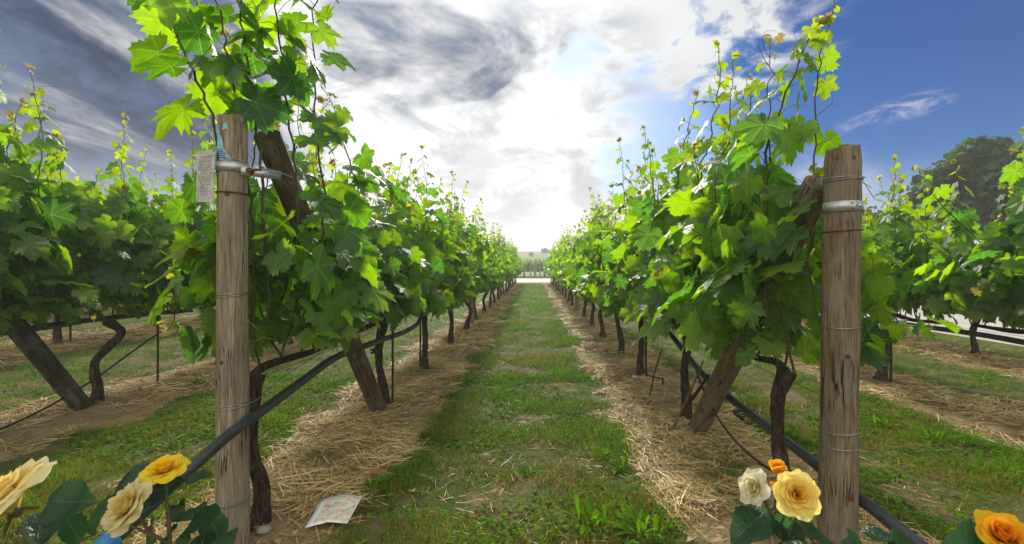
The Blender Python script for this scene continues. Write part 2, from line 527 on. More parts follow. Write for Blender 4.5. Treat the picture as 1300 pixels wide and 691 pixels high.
def bark_material():
    m, k, out = mat('vine_bark')
    o = k.new('ShaderNodeTexCoord').outputs['Object']
    wv = k.vm('ADD', o, k.vm('SCALE', k.noise(o, 9, 3, out=1), 0.05))
    n = k.noise(k.scale(wv, (1, 1, 0.13)), 75, 6, 0.68, 0.4)
    n2 = k.noise(o, 18, 4)
    c = k.mix(k.rng(n, 0.36, 0.66), (0.020, 0.014, 0.010), (0.115, 0.082, 0.056))
    c = k.mix(k.m('MULTIPLY', k.rng(n2, 0.5, 0.75), 0.5), c, (0.15, 0.115, 0.085))
    principled(k, out, c, 0.92, 0.12, k.bump(n, 1.0, 0.02))
    return m
M_BARK = bark_material()

def simple(name, col, rough=0.5, spec=0.4, metal=0.0, noisy=None, nscale=30, bump=0.0):
    m, k, out = mat(name)
    c = col; nb = None
    if noisy:
        o = k.new('ShaderNodeTexCoord').outputs['Object']
        n = k.noise(o, nscale, 4, 0.6)
        c = k.mix(k.rng(n, 0.35, 0.68), col, noisy)
        if bump: nb = k.bump(n, bump, 0.004)
    principled(k, out, c, rough, spec, nb, metal)
    return m
M_SHOOT = simple('green_shoot', (0.060, 0.095, 0.022), 0.75, 0.12, noisy=(0.085, 0.058, 0.028), nscale=14)
M_PETIOLE = simple('leaf_stalk', (0.16, 0.17, 0.05), 0.5, noisy=(0.20, 0.10, 0.06), nscale=9)
M_TENDRIL = simple('tendril', (0.08, 0.075, 0.025), 0.75, 0.1, noisy=(0.09, 0.045, 0.03), nscale=9)
M_PIPE = simple('black_polyethylene', (0.022, 0.026, 0.035), 0.36, 0.5, noisy=(0.045, 0.048, 0.055), nscale=26)
M_HOSE = simple('black_drip_hose', (0.012, 0.013, 0.015), 0.45, 0.45)
M_WIRE = simple('galvanised_wire', (0.42, 0.43, 0.44), 0.4, 0.5, 0.85, noisy=(0.25, 0.24, 0.23), nscale=60)
M_RUST = simple('rusty_iron', (0.085, 0.036, 0.020), 0.85, 0.2, 0.2, noisy=(0.15, 0.07, 0.035), nscale=60)
M_STAKE = simple('dark_iron_stake', (0.030, 0.020, 0.016), 0.8, 0.2, 0.2, noisy=(0.07, 0.035, 0.02), nscale=50)
M_ZINC = simple('galvanised_strap', (0.52, 0.53, 0.54), 0.42, 0.5, 0.75, noisy=(0.36, 0.37, 0.38), nscale=35)
M_GREENW = simple('green_coated_wire', (0.03, 0.16, 0.13), 0.5)
M_STICKER = simple('blue_sticker', (0.16, 0.38, 0.55), 0.5, noisy=(0.24, 0.48, 0.62), nscale=60)
M_INK = simple('faded_ink', (0.18, 0.19, 0.21), 0.8)
M_STICKINK = simple('dark_print', (0.03, 0.07, 0.14), 0.7)
M_PLATE = simple('weathered_white_plate', (0.52, 0.51, 0.49), 0.6, noisy=(0.36, 0.34, 0.32), nscale=34)
M_BLUE = simple('blue_fitting', (0.030, 0.16, 0.40), 0.4, noisy=(0.06, 0.22, 0.46), nscale=40)
M_REDTIE = simple('red_tie', (0.45, 0.02, 0.02), 0.5)
M_YELTIE = simple('yellow_tie', (0.45, 0.33, 0.02), 0.5)
M_STONE = simple('pale_stone', (0.42, 0.38, 0.33), 0.85, 0.2, noisy=(0.26, 0.22, 0.18), nscale=35, bump=0.5)
M_SCRAP = simple('pale_plastic', (0.62, 0.63, 0.64), 0.4)
M_ROAD = simple('pale_road', (0.44, 0.41, 0.385), 0.85, 0.2, noisy=(0.37, 0.345, 0.32), nscale=3)
M_KNOT = simple('wood_knot', (0.06, 0.036, 0.022), 0.85, 0.15, noisy=(0.11, 0.065, 0.04), nscale=90)

def petal_material(name, base, tip, heart):
    m, k, out = mat(name)
    u, v, _ = k.xyz(k.attr('luv'))
    tr, ta, tb = k.xyz(k.attr('tint'))
    c = k.mix(k.rng(v, 0.45, 1.0), base, tip)
    c = k.mix(ta, c, heart)
    n = k.noise(k.scale(k.attr('luv'), (14, 1.2, 1)), 2.0, 3)
    c = k.mix(k.m('MULTIPLY', k.rng(n, 0.35, 0.7), 0.45), c, k.mix(1.0, c, (0.9, 0.75, 0.6), 'MULTIPLY'))
    p = principled(k, None, c, 0.75, 0.12)
    tl = k.new('ShaderNodeBsdfTranslucent')
    k.l.new(c, tl.inputs[0])
    mx = k.new('ShaderNodeMixShader'); mx.inputs[0].default_value = 0.5
    k.l.new(p.outputs[0], mx.inputs[1]); k.l.new(tl.outputs[0], mx.inputs[2])
    k.l.new(mx.outputs[0], out.inputs[0])
    return m
M_PET_YELLOW = petal_material('yellow_petal', (0.90, 0.70, 0.012), (0.90, 0.78, 0.06), (0.90, 0.58, 0.01))
M_PET_CREAM = petal_material('cream_petal', (0.88, 0.76, 0.22), (0.88, 0.82, 0.54), (0.88, 0.66, 0.05))
M_PET_PALE = petal_material('pale_petal', (0.89, 0.74, 0.12), (0.89, 0.82, 0.30), (0.90, 0.58, 0.02))
M_PET_WHITE = petal_material('white_petal', (0.82, 0.78, 0.52), (0.84, 0.83, 0.72), (0.80, 0.72, 0.40))
M_PET_FADED = petal_material('faded_petal', (0.74, 0.68, 0.24), (0.80, 0.74, 0.48), (0.68, 0.50, 0.12))
M_PET_ORANGE = petal_material('orange_petal', (0.88, 0.48, 0.01), (0.89, 0.56, 0.02), (0.84, 0.26, 0.01))
M_ROSE_STEM = simple('rose_stem', (0.05, 0.10, 0.03), 0.5, noisy=(0.16, 0.05, 0.035), nscale=10)

# ------------------------------------------------------------------ ground, road, hills
def axis(parts):
    out = [parts[0][0]]
    for a, b, st in parts:
        n = max(1, int(round((b - a) / st)))
        out += list(np.linspace(a, b, n + 1)[1:])
    return np.array(out)
gx = axis([(-340, -100, 60), (-100, -30, 10), (-30, -11, 1.0), (-11, -5, 0.15), (-5, 5, 0.05), (5, 7, 0.12), (7, 14, 0.7), (14, 100, 8), (100, 340, 60)])
gy = axis([(-36, -3, 3), (-3, 0.8, 0.3), (0.8, 8, 0.05), (8, 16, 0.12), (16, 34, 0.3), (34, 120, 4), (120, 360, 60)])
GX, GY = np.meshgrid(gx, gy, indexing='ij')
mb = MB()
ni, nj = GX.shape
idx = np.arange(ni * nj).reshape(ni, nj)
F = np.stack([idx[:-1, :-1], idx[1:, :-1], idx[1:, 1:], idx[:-1, 1:]], -1).reshape(-1, 4)
tnt = np.zeros((ni * nj, 3)); tnt[:, 0] = strip(GX, GY).ravel()
mb.add(np.stack([GX, GY, gz(GX, GY)], -1).reshape(-1, 3), F, tnt)
tag(mb.build('ground', M_GROUND), kind='structure')

mb = MB()
xs = np.array([-80, -40, -12, ROAD_X0, ROAD_X1, 40, 80.0])
zr = 0.006
mb.add([(ROAD_X0, -30, zr), (ROAD_X1, -30, zr), (ROAD_X1, ROAD_Y0, zr), (ROAD_X0, ROAD_Y0, zr),
        (ROAD_X0, ROAD_Y1, zr), (ROAD_X1, ROAD_Y1, zr), (-90, ROAD_Y0, zr), (-90, ROAD_Y1, zr), (90, ROAD_Y0, zr), (90, ROAD_Y1, zr)],
       [(0, 1, 2, 3), (3, 2, 5, 4), (6, 3, 4, 7), (2, 8, 9, 5)])
tag(mb.build('road', M_ROAD, smooth=False), kind='structure')

m, k, out = mat('hill_fields')
pos = k.new('ShaderNodeNewGeometry').outputs['Position']
hn = k.noise(k.scale(pos, (1, 0.5, 1)), 0.02, 4, 0.6)
hc = k.mix(k.rng(hn, 0.42, 0.56), (0.085, 0.11, 0.035), (0.16, 0.17, 0.07))
principled(k, out, hc, 0.95, 0.1)
M_HILL = m
hx = np.linspace(-330, 330, 90); hy = np.linspace(72, 240, 40)
HX, HY = np.meshgrid(hx, hy, indexing='ij')
t = np.clip((HY - 76) / 85, 0, 1); t = t * t * (3 - 2 * t)
HZ = -1.0 + t * (6.6 + 3.4 * (fbm(HX / 40 + 30, HY / 40 + 30, 4) - 0.4)) + 1.2 * (fbm(HX / 16 + 9, HY / 16, 3) - 0.5) * t
mb = MB()
ni, nj = HX.shape
idx = np.arange(ni * nj).reshape(ni, nj)
F = np.stack([idx[:-1, :-1], idx[1:, :-1], idx[1:, 1:], idx[:-1, 1:]], -1).reshape(-1, 4)
mb.add(np.stack([HX, HY, HZ], -1).reshape(-1, 3), F)
tag(mb.build('hills', M_HILL), kind='structure')

# ------------------------------------------------------------------ vine leaves
_LA = np.array([0, 9, 17, 24, 30, 36, 43, 52, 61, 70, 79, 88, 98, 109, 121, 136, 152, 167, 175, 180.0])
_LR = np.array([.97, .95, .88, .75, .68, .77, .87, .90, .84, .73, .60, .63, .71, .74, .68, .64, .58, .44, .18, .06])
def leaf_template(nout, seed, two_ring=True):
    rs = np.random.RandomState(seed)
    th = np.linspace(-180, 180, nout, endpoint=False) + 180.0 / nout
    lob = 0.8 + 0.75 * rs.rand()                              # how deep the bays cut in
    r = np.interp(np.abs(th), _LA, _LR)
    r = 0.78 - (0.78 - r) * np.where(np.abs(th) < 150, lob, 1.0)
    r *= 1 + 0.05 * rs.randn(nout) * (nout > 20)
    if nout > 20:
        r *= 1 + (0.055 + 0.035 * rs.rand(nout)) * np.where(np.arange(nout) % 2 == 0, 1, -1)
    a = np.radians(th)
    x = np.concatenate([[0], r * np.cos(a)]); y = np.concatenate([[0], r * np.sin(a)])
    if two_ring:
        x = np.concatenate([x, 0.55 * r * np.cos(a)]); y = np.concatenate([y, 0.55 * r * np.sin(a)])
    rr = np.hypot(x, y); aa = np.degrees(np.abs(np.arctan2(y, x)))
    vd = np.min(np.abs(aa[:, None] - np.array([0, 50, 107])), axis=1) / 27.0
    c1, c2 = 0.15 + 0.25 * rs.rand(), rs.uniform(-0.25, 0.32)
    z = 0.10 * rr * np.clip(vd, 0, 1) - c1 * x * np.abs(x) - c2 * y * y
    z += (0.05 + 0.05 * rs.rand()) * rr ** 2 * np.sin(np.arctan2(y, x) * rs.choice([3, 4, 5]) + rs.rand() * 6)
    z += rs.uniform(-0.15, 0.15) * y * rr
    V = np.stack([x, y, z], 1)
    n = nout; i = np.arange(n); j = (i + 1) % n
    wrap = i != n - 1                                          # keep the bay at the stalk open
    i, j = i[wrap], j[wrap]
    if two_ring:
        T = np.concatenate([np.stack([0 * i, 1 + n + i, 1 + n + j], 1),
                            np.stack([1 + n + i, 1 + i, 1 + j], 1), np.stack([1 + n + i, 1 + j, 1 + n + j], 1)])
    else:
        T = np.stack([0 * i, 1 + i, 1 + j], 1)
    return V, T
TPL = {0: [leaf_template(54, s) for s in range(14)],
       1: [leaf_template(26, 20 + s, False) for s in range(6)],
       2: [leaf_template(13, 40 + s, False) for s in range(5)]}

def add_leaves(mb, pos, nor, tip, size, tint, lod=0, rs=rng, mi=0):
    pos = np.asarray(pos, float); nor = nrm(np.asarray(nor, float))
    tip = np.asarray(tip, float)
    tip = nrm(tip - nor * np.sum(tip * nor, 1, keepdims=True))
    lat = np.cross(nor, tip)
    Rm = np.stack([tip, lat, nor], -1)
    tp = rs.randint(0, len(TPL[lod]), len(pos))
    for q in range(len(TPL[lod])):
        sel = np.where(tp == q)[0]
        if not len(sel): continue
        V, T = TPL[lod][q]
        wide = rs.uniform(0.9, 1.18, len(sel))
        loc = V[None] * np.stack([np.ones(len(sel)), wide, np.ones(len(sel))], 1)[:, None, :]
        W = np.einsum('nij,nvj->nvi', Rm[sel], loc) * size[sel][:, None, None] + pos[sel][:, None, :]
        Ff = (T[None] + (np.arange(len(sel)) * len(V))[:, None, None]).reshape(-1, 3)
        mb.add(W.reshape(-1, 3), Ff, np.repeat(tint[sel], len(V), 0), np.tile(V, (len(sel), 1)) * [1, 1, 0], mi)

def curl(p, d, length, rs, n=14):
    d = nrm(np.asarray(d, float)); pts = [np.asarray(p, float)]
    ax = nrm(rs.randn(3)); st = length / n
    for i in range(n):
        a = 0.02 + 0.75 * (i / n) ** 2.2
        d = nrm(d + np.cross(ax, d) * a + rs.randn(3) * 0.05)
        pts.append(pts[-1] + d * st)
    return np.array(pts)

class Plant:
    """gathers what one vine carries, in vine-local coordinates"""
    def __init__(s, seed):
        s.rs = np.random.RandomState(seed)
        s.shoots = []; s.pet = []; s.ten = []
        s.lp = []; s.ln = []; s.lt = []; s.ls = []; s.la = []
    def leaf(s, p, n, t, size, age):
        s.lp.append(p); s.ln.append(n); s.lt.append(t); s.ls.append(size); s.la.append(age)
    def shoot(s, pts, r0=0.0055, size=0.10, start=0.06, gap=0.075, young=0.62, tendrils=True, lush=1.0, tipcurl=True):
        rs = s.rs
        L = np.sum(np.linalg.norm(np.diff(pts, axis=0), axis=1))
        p = smooth_path(pts, max(8, int(L / 0.045)))
        if len(p) > 12:
            p[2:-1] += 0.006 * rs.randn(len(p) - 3, 3)
        s.shoots.append((p, np.linspace(r0, 0.0016, len(p))))
        d = np.concatenate([[0], np.cumsum(np.linalg.norm(np.diff(p, axis=0), axis=1))])
        x = start; side = 1
        while x < d[-1] - 0.01:
            q = np.array([np.interp(x, d, p[:, i]) for i in range(3)])
            f = x / d[-1]
            sz = size * (1 - 0.86 * np.clip((f - 0.55) / 0.45, 0, 1) ** 1.25) * rs.uniform(0.78, 1.15) * min(1.0, 0.7 + f)
            if rs.rand() < 0.93 * lush:
                az = rs.uniform(-0.9, 0.9) + (0 if side > 0 else math.pi)
                o = np.array([math.cos(az), math.sin(az) * 0.9, rs.uniform(0.1, 0.7)])
                pl = sz * rs.uniform(0.6, 1.0)
                e = q + nrm(o) * pl
                s.pet.append((q, e))
                out = np.array([o[0], o[1], 0])
                n = nrm(out * rs.uniform(0.1, 0.9) + np.array([0, 0, rs.uniform(0.25, 1.0)]) + 0.35 * rs.randn(3))
                t = out * 0.7 + np.array([0, 0, -rs.uniform(0.1, 1.1)]) + 0.3 * rs.randn(3)
                s.leaf(e, n, t, sz, np.clip((f - young) / (1 - young), 0, 1) * rs.uniform(0.6, 1.0))
            if tendrils and f > 0.45 and rs.rand() < 0.5:
                s.ten.append(curl(q, np.array([rs.randn() * .8, rs.randn() * .8, 0.7]), rs.uniform(0.08, 0.2), rs))
            side = -side
            x += gap * rs.uniform(0.75, 1.25) * (1 - 0.35 * f)
        # tip rosette
        for _ in range(3):
            s.leaf(p[-1] + 0.012 * rs.randn(3), nrm(rs.randn(3) + [0, 0, .6]), rs.randn(3) + [0, 0, .4], size * rs.uniform(0.16, 0.3), rs.uniform(0.85, 1.3))
    def filler(s, n, y0, y1, z0, z1, half, size=0.1):
        rs = s.rs
        y = rs.uniform(y0, y1, n); f = rs.beta(1.3, 1.5, n); z = z0 + (z1 - z0) * f
        sd = np.where(rs.rand(n) < 0.5, 1, -1)
        env = half * (0.55 + 0.75 * np.sin(np.clip(f * 0.9 + 0.12, 0, 1) * math.pi)) 
        x = sd * env * np.sqrt(rs.uniform(0.12, 1.0, n)) + 0.04 * rs.randn(n)
        for i in range(n):
            nn = np.array([sd[i] * rs.uniform(0.1, 1.0), 0.55 * rs.randn(), rs.uniform(0.0, 1.0)]) + 0.30 * rs.randn(3)
            tt = np.array([sd[i] * 0.45, 0.55 * rs.randn(), -rs.uniform(0.3, 1.1)])
            s.leaf(np.array([x[i], y[i], z[i]]), nn, tt, size * rs.choice([rs.uniform(0.38, 0.8), rs.uniform(0.7, 1.15)]), 0.0 if rs.rand() < 0.9 else rs.uniform(0.2, 0.5))
    def make_foliage(s, name, parent, lod, with_stalks=True, shoots_too=False):
        rs = s.rs
        mb = MB()
        n = len(s.lp)
        tint = np.zeros((n, 3)); tint[:, 0] = rs.rand(n); tint[:, 1] = s.la; tint[:, 2] = rs.rand(n)
        add_leaves(mb, s.lp, s.ln, s.lt, np.array(s.ls), tint, lod, rs, 0)
        if with_stalks:
            for a, b in s.pet:
                mid = (a + b) / 2 + np.array([0, 0, 0.012])
                tube(mb, np.array([a, mid, b]), [0.0016, 0.0013, 0.0012], 4, False, None, 1)
        if shoots_too:
            for p, r in s.shoots:
                st = max(1, len(p) // 8)
                tube(mb, p[::st], r[::st], 4, False, None, 2)
        return mb.build(name, [M_LEAF if lod == 0 else M_LEAF_FAR, M_PETIOLE, M_SHOOT], parent)

def grow(seed, half_len=0.78, n_shoots=12, top=1.85, cordon=0.66, half=0.27, fill=230, size=0.10, tall=0.35, low=0.64):
    """a whole vine: wire-trained shoots out of a cordon arm, leaves everywhere"""
    pl = Plant(seed); rs = pl.rs
    ys = np.linspace(-half_len, half_len, n_shoots) + rs.uniform(-0.05, 0.05, n_shoots)
    for i, y in enumerate(ys):
        sd = 1 if i % 2 else -1
        h = top + rs.uniform(-0.28, 0.12) + (rs.uniform(0.15, tall + 0.16) if rs.rand() < 0.55 else 0)
        a = sd * rs.uniform(0.05, half * 0.75)
        yl = y + rs.uniform(-0.2, 0.2)
        b = [np.array([0, y, cordon]), np.array([a * 0.8, y + (yl - y) * .3, cordon + (h - cordon) * 0.35]),
             np.array([a * rs.uniform(0.3, 1.0), y + (yl - y) * .7, cordon + (h - cordon) * 0.72]),
             np.array([a * rs.uniform(-0.3, 1.6), yl, h])]
        pl.shoot(np.array(b), size=size)
    # a few shoots flop out sideways
    for _ in range(3):
        sd = rs.choice([-1, 1]); y = rs.uniform(-half_len, half_len)
        z = rs.uniform(cordon + .1, top - .3)
        b = [np.array([0, y, z]), np.array([sd * half * 1.0, y + 0.1 * rs.randn(), z + 0.16]), np.array([sd * half * 1.75, y + 0.2 * rs.randn(), z + 0.02 * rs.randn()])]
        pl.shoot(np.array(b), size=size, young=0.7)
    pl.filler(fill, -half_len - 0.04, half_len + 0.04, low, top - 0.22, half, size * 1.05)
    return pl

def vine_wood(parent, seed, cordon=0.66, half_len=0.74, r=0.034, lean=(0, 0), sides=14, n=34, sides_=(-1, 1)):
    rs = np.random.RandomState(seed + 900)
    b = np.array([[0, 0, -0.05], [lean[0] * .2 + rs.randn() * .015, lean[1] * .2 + rs.randn() * .02, 0.14], [lean[0] * .6 + rs.randn() * .035, lean[1] * .6 + rs.randn() * .032, 0.34],
                  [lean[0] + rs.randn() * .02, lean[1] + rs.randn() * .028, 0.54], [0, lean[1] * 0.6, cordon]])
    p = smooth_path(b, n)
    rr = r * np.interp(np.linspace(0, 1, n), [0, 0.08, 0.2, 0.5, 0.85, 1.0], [1.55, 1.4, 0.95, 0.78, 0.85, 1.1])
    mb = MB(); tube(mb, p, rr, sides, True, None, 0, 0.5, seed, 3.0)
    mb.build('trunk', M_BARK, parent)
    mb = MB()
    for sg in sides_:
        q = np.array([p[-2], [0.01 * rs.randn(), lean[1] * 0.6 + sg * 0.10, cordon + 0.02], [0.02 * rs.randn(), sg * half_len * .55, cordon + 0.01 * rs.randn()], [0, sg * half_len, cordon]])
        tube(mb, smooth_path(q, 14), np.linspace(r * .72, r * .34, 14), 8, True, None, 0, 0.3, seed + sg)
    mb.build('cordon', M_BARK, parent)

def add_shoot_parts(pl, parent):
    for p, r in pl.shoots:
        mb = MB(); tube(mb, p, r, 6, False)
        mb.build('shoot', M_SHOOT, parent)
    if pl.ten:
        for q in pl.ten[:40]:
            mb = MB(); tube(mb, q, np.linspace(0.0013, 0.0005, len(q)), 4, False)
            mb.build('tendril', M_TENDRIL, parent)

ORD = ['first', 'second', 'third', 'fourth', 'fifth', 'sixth', 'seventh', 'eighth', 'ninth', 'tenth', 'eleventh', 'twelfth',
       'thirteenth', 'fourteenth', 'fifteenth', 'sixteenth', 'seventeenth', 'eighteenth', 'nineteenth', 'twentieth', 'twenty-first', 'twenty-second']
ROWNAME = {'A': 'the row just left of the grass aisle', 'B': 'the row just right of the grass aisle',
           'L2': 'the second row left of the grass aisle', 'L3': 'the third row left of the grass aisle', 'L4': 'the fourth row left of the grass aisle',
           'R2': 'the second row right of the grass aisle', 'R3': 'the third row right, beside the pale road'}
ROWGROUP = {r: 'grapevines of ' + ROWNAME[r].split(',')[0] for r in ROWNAME}
VINE_Y = {'A': [2.06, 3.77, 5.17, 6.74, 8.2, 9.8], 'B': [1.95, 3.4, 4.77, 6.05, 7.5, 8.9],
          'L2': [0.95, 2.4, 3.82, 5.3, 6.8], 'R2': [0.5, 1.75, 3.0, 4.69, 6.1], 'L3': [3.0, 4.4, 5.85, 7.4], 'R3': [3.0, 4.4, 5.9, 7.4], 'L4': [4.0, 5.5, 7.0]}
for r in VINE_Y:
    y = VINE_Y[r][-1]
    while y + 1.5 < ROW_END:
        y += 1.5; VINE_Y[r].append(y)

# explicit long shoots of the front vines: world polylines on the row planes
def W(row, pts):
    return [np.array([ROWS[row] + a, b, c]) for a, b, c in pts]
LONG = {
 ('A', 0): [
    (W('A', [(0.0, 2.02, 0.9), (0.02, 1.97, 1.45), (-0.045, 1.95, 1.9), (-0.10, 1.92, 2.3), (-0.12, 1.9, 2.85)]), 0.125, 0.0075),
    (W('A', [(-0.05, 1.98, 1.3), (-0.10, 1.90, 1.75), (-0.20, 1.86, 2.05), (-0.27, 1.84, 2.3), (-0.30, 1.82, 2.7)]), 0.125, 0.006),
    (W('A', [(0.05, 2.05, 0.9), (0.05, 2.0, 1.5), (0.02, 1.97, 1.9), (-0.03, 1.95, 2.38), (-0.04, 1.95, 2.8)]), 0.12, 0.0075),
    (W('A', [(0.0, 2.2, 0.9), (0.14, 2.12, 1.4), (0.12, 2.06, 1.9), (0.08, 2.02, 2.4), (0.06, 2.0, 2.9)]), 0.125, 0.0075),
    (W('A', [(0.05, 2.25, 0.9), (0.22, 2.2, 1.35), (0.20, 2.15, 1.85), (0.22, 2.1, 2.35), (0.24, 2.1, 2.7)]), 0.12, 0.007),
    (W('A', [(0.05, 2.5, 0.9), (0.30, 2.45, 1.35), (0.26, 2.35, 1.75), (0.16, 2.3, 2.06)]), 0.115, 0.006),
    (W('A', [(0.0, 1.95, 0.8), (-0.10, 1.93, 1.05), (-0.13, 1.92, 1.2), (-0.17, 1.9, 1.2)]), 0.125, 0.005)],
 ('A', 1): [
    (W('A', [(0, 3.6, 0.9), (0.1, 3.6, 1.4), (0.1, 3.6, 1.92)]), 0.085, 0.0045),
    (W('A', [(0, 4.0, 0.9), (0.08, 4.0, 1.4), (0.16, 4.0, 2.05)]), 0.085, 0.0045)],
 ('A', 2): [
    (W('A', [(0, 5.0, 0.9), (0.1, 5.1, 1.5), (0.18, 5.2, 2.12)]), 0.10, 0.0045),
    (W('A', [(0, 5.5, 0.9), (0.2, 5.5, 1.5), (0.26, 5.5, 2.22)]), 0.10, 0.0045)],
 ('B', 0): [
    (W('B', [(-0.1, 2.0, 0.9), (-0.14, 1.95, 1.3), (-0.12, 1.92, 1.7), (0.02, 1.88, 2.08), (0.05, 1.86, 2.12)]), 0.115, 0.0075),
    (W('B', [(-0.05, 2.15, 0.9), (-0.12, 2.2, 1.4), (-0.06, 2.25, 1.9), (-0.05, 2.3, 2.0)]), 0.115, 0.006),
    (W('B', [(0.0, 2.3, 0.9), (-0.2, 2.3, 1.4), (-0.14, 2.35, 1.85)]), 0.12, 0.006),
    (W('B', [(0.0, 1.75, 0.8), (-0.05, 1.8, 1.2), (-0.02, 1.78, 1.5)]), 0.125, 0.005)],
 ('B', 1): [
    (W('B', [(0, 2.75, 0.9), (-0.15, 2.7, 1.5), (-0.04, 2.7, 2.1), (-0.04, 2.68, 2.42)]), 0.105, 0.0065),
    (W('B', [(0, 2.95, 0.9), (-0.2, 2.95, 1.5), (-0.14, 2.95, 1.95), (-0.08, 2.92, 2.22)]), 0.105, 0.006),
    (W('B', [(0, 3.4, 0.9), (-0.2, 3.4, 1.5), (-0.25, 3.4, 1.85), (-0.30, 3.42, 2.15)]), 0.105, 0.006)],
 ('B', 2): [
    (W('B', [(0, 4.4, 0.9), (-0.2, 4.4, 1.4), (-0.26, 4.4, 2.05), (-0.30, 4.38, 2.32)]), 0.10, 0.005)],
 ('L2', 1): [
    (W('L2', [(0.1, 3.4, 1.3), (0.0, 3.2, 1.8), (-0.05, 3.05, 2.2), (0.0, 3.05, 2.42)]), 0.09, 0.007)],
 ('R2', 2): [
    (W('R2', [(-0.1, 3.5, 1.3), (-0.3, 3.7, 1.7), (-0.4, 3.75, 1.95)]), 0.09, 0.005),
    (W('R2', [(-0.1, 2.9, 1.3), (-0.3, 2.9, 1.7), (-0.3, 2.95, 1.85)]), 0.11, 0.005)],
}
NEAR_N = {'A': 5, 'B': 5, 'L2': 4, 'R2': 4, 'L3': 0, 'L4': 0, 'R3': 0}
TOPS = {'A': [1.74, 1.62, 1.78, 1.84, 1.9], 'B': [1.62, 1.82, 1.74, 1.78, 1.8], 'L2': [1.9, 1.98, 1.95, 1.95], 'R2': [1.62, 1.62, 1.66, 1.7]}
DETAIL = {'A': ['with tall shoots rising behind the left front post', 'beside the slanting brace post', 'with two thin upright shoots', '', ''],
          'B': ['with a long curved shoot, beside the right front post', 'with three tall shoots against the blue sky', 'with one tall leafy shoot', '', ''],
          'L2': ['wholly at the left edge', 'dark and bushy at the left edge', 'above the dark slanting brace', ''],
          'R2': ['wholly at the right edge', 'mostly cut off by the right edge', 'broad-leaved at the right edge', 'with a thin dark stake below']}
for row in ('A', 'B', 'L2', 'R2'):
    for i in range(NEAR_N[row]):
        y = VINE_Y[row][i]; x = ROWS[row]
        lean = {('A', 0): (0.0, -0.06), ('B', 0): (-0.04, 0.15), ('L2', 2): (0.02, 0.15)}.get((row, i), (0.0, 0.02))
        z0 = float(gz(x, y))
        lab = f'{ORD[i]} grapevine of {ROWNAME[row]}' + (', ' + DETAIL[row][i] if DETAIL[row][i] else '')
        v = thing('grapevine', (x, y, z0), ' '.join(lab.split()[:16]).rstrip(','), 'grapevine', ROWGROUP[row])
        first = i == 0 and row in 'AB'
        sz = 0.112 if row in ('A', 'B') else 0.115
        pl = grow(100 + 13 * i + {'A': 0, 'B': 300, 'L2': 600, 'R2': 900}[row], half_len=0.72, n_shoots=13, top=TOPS[row][i],
                  half=0.30 if row != 'B' else 0.32, fill=350 if row in 'AB' else 450, tall=0.7 if row == 'L2' else 0.38, size=sz, low={'A': 0.66, 'B': 0.64, 'L2': 0.78, 'R2': 0.78}[row])
        up = {'A': (1, 0.80), 'B': (-1, 0.76)}.get(row)
        if up and i < 2:         # the aisle side is trimmed above the pipe and braces
            keep = [q for q in range(len(pl.lp)) if not (pl.lp[q][0] * up[0] > -0.03 and pl.lp[q][2] < up[1])]
            for nm in ('lp', 'ln', 'lt', 'ls', 'la'):
                setattr(pl, nm, [getattr(pl, nm)[q] for q in keep])
            pl.pet = [pp for pp in pl.pet if not (pp[1][0] * up[0] > -0.03 and pp[1][2] < up[1])]
        if first:
            keep = [q for q in range(len(pl.lp)) if pl.lp[q][2] > 0.74]
            for nm in ('lp', 'ln', 'lt', 'ls', 'la'):
                setattr(pl, nm, [getattr(pl, nm)[q] for q in keep])
        if first:      # nothing grows in front of the end post
            keep = [q for q in range(len(pl.lp)) if pl.lp[q][1] > -0.16]
            for nm in ('lp', 'ln', 'lt', 'ls', 'la'):
                setattr(pl, nm, [getattr(pl, nm)[q] for q in keep])
            pl.shoots = [sh for sh in pl.shoots if sh[0][:, 1].min() > -0.2]
            pl.pet = [pp for pp in pl.pet if min(pp[0][1], pp[1][1]) > -0.2]
            pl.ten = [t_ for t_ in pl.ten if t_[:, 1].min() > -0.25]
        if row == 'A' and first:      # the brace head and bracket stand clear
            keep = [q for q in range(len(pl.lp)) if not (pl.lp[q][2] > 1.30 and -0.06 < pl.lp[q][0] < 0.24 and pl.lp[q][1] < 0.30)]
            for nm in ('lp', 'ln', 'lt', 'ls', 'la'):
                setattr(pl, nm, [getattr(pl, nm)[q] for q in keep])
        for pts, s_, r_ in LONG.get((row, i), []):
            pl.shoot(np.array(pts) - np.array([x, y, z0]), r0=r_, size=s_, start=0.25, gap=0.075, young=0.72)
        if row == 'A' and first:
            keep = [q for q in range(len(pl.lp)) if not (1.36 - z0 < pl.lp[q][2] < 1.80 - z0 and -0.10 < pl.lp[q][0] < 0.20 and pl.lp[q][1] < 0.16)]
            for nm in ('lp', 'ln', 'lt', 'ls', 'la'):
                setattr(pl, nm, [getattr(pl, nm)[q] for q in keep])
            pl.pet = [pp for pp in pl.pet if not (1.36 < pp[1][2] < 1.80 and -0.10 < pp[1][0] < 0.20 and pp[1][1] < 0.16)]
        vine_wood(v, 17 * i + ord(row[0]), lean=lean, r=(0.030 if first else 0.034) if row in 'AB' else 0.036, half_len=0.7, sides_=(1,) if first else (-1, 1))
        pl.make_foliage('foliage', v, 0 if (y < 7.0) else 1)
        add_shoot_parts(pl, v)

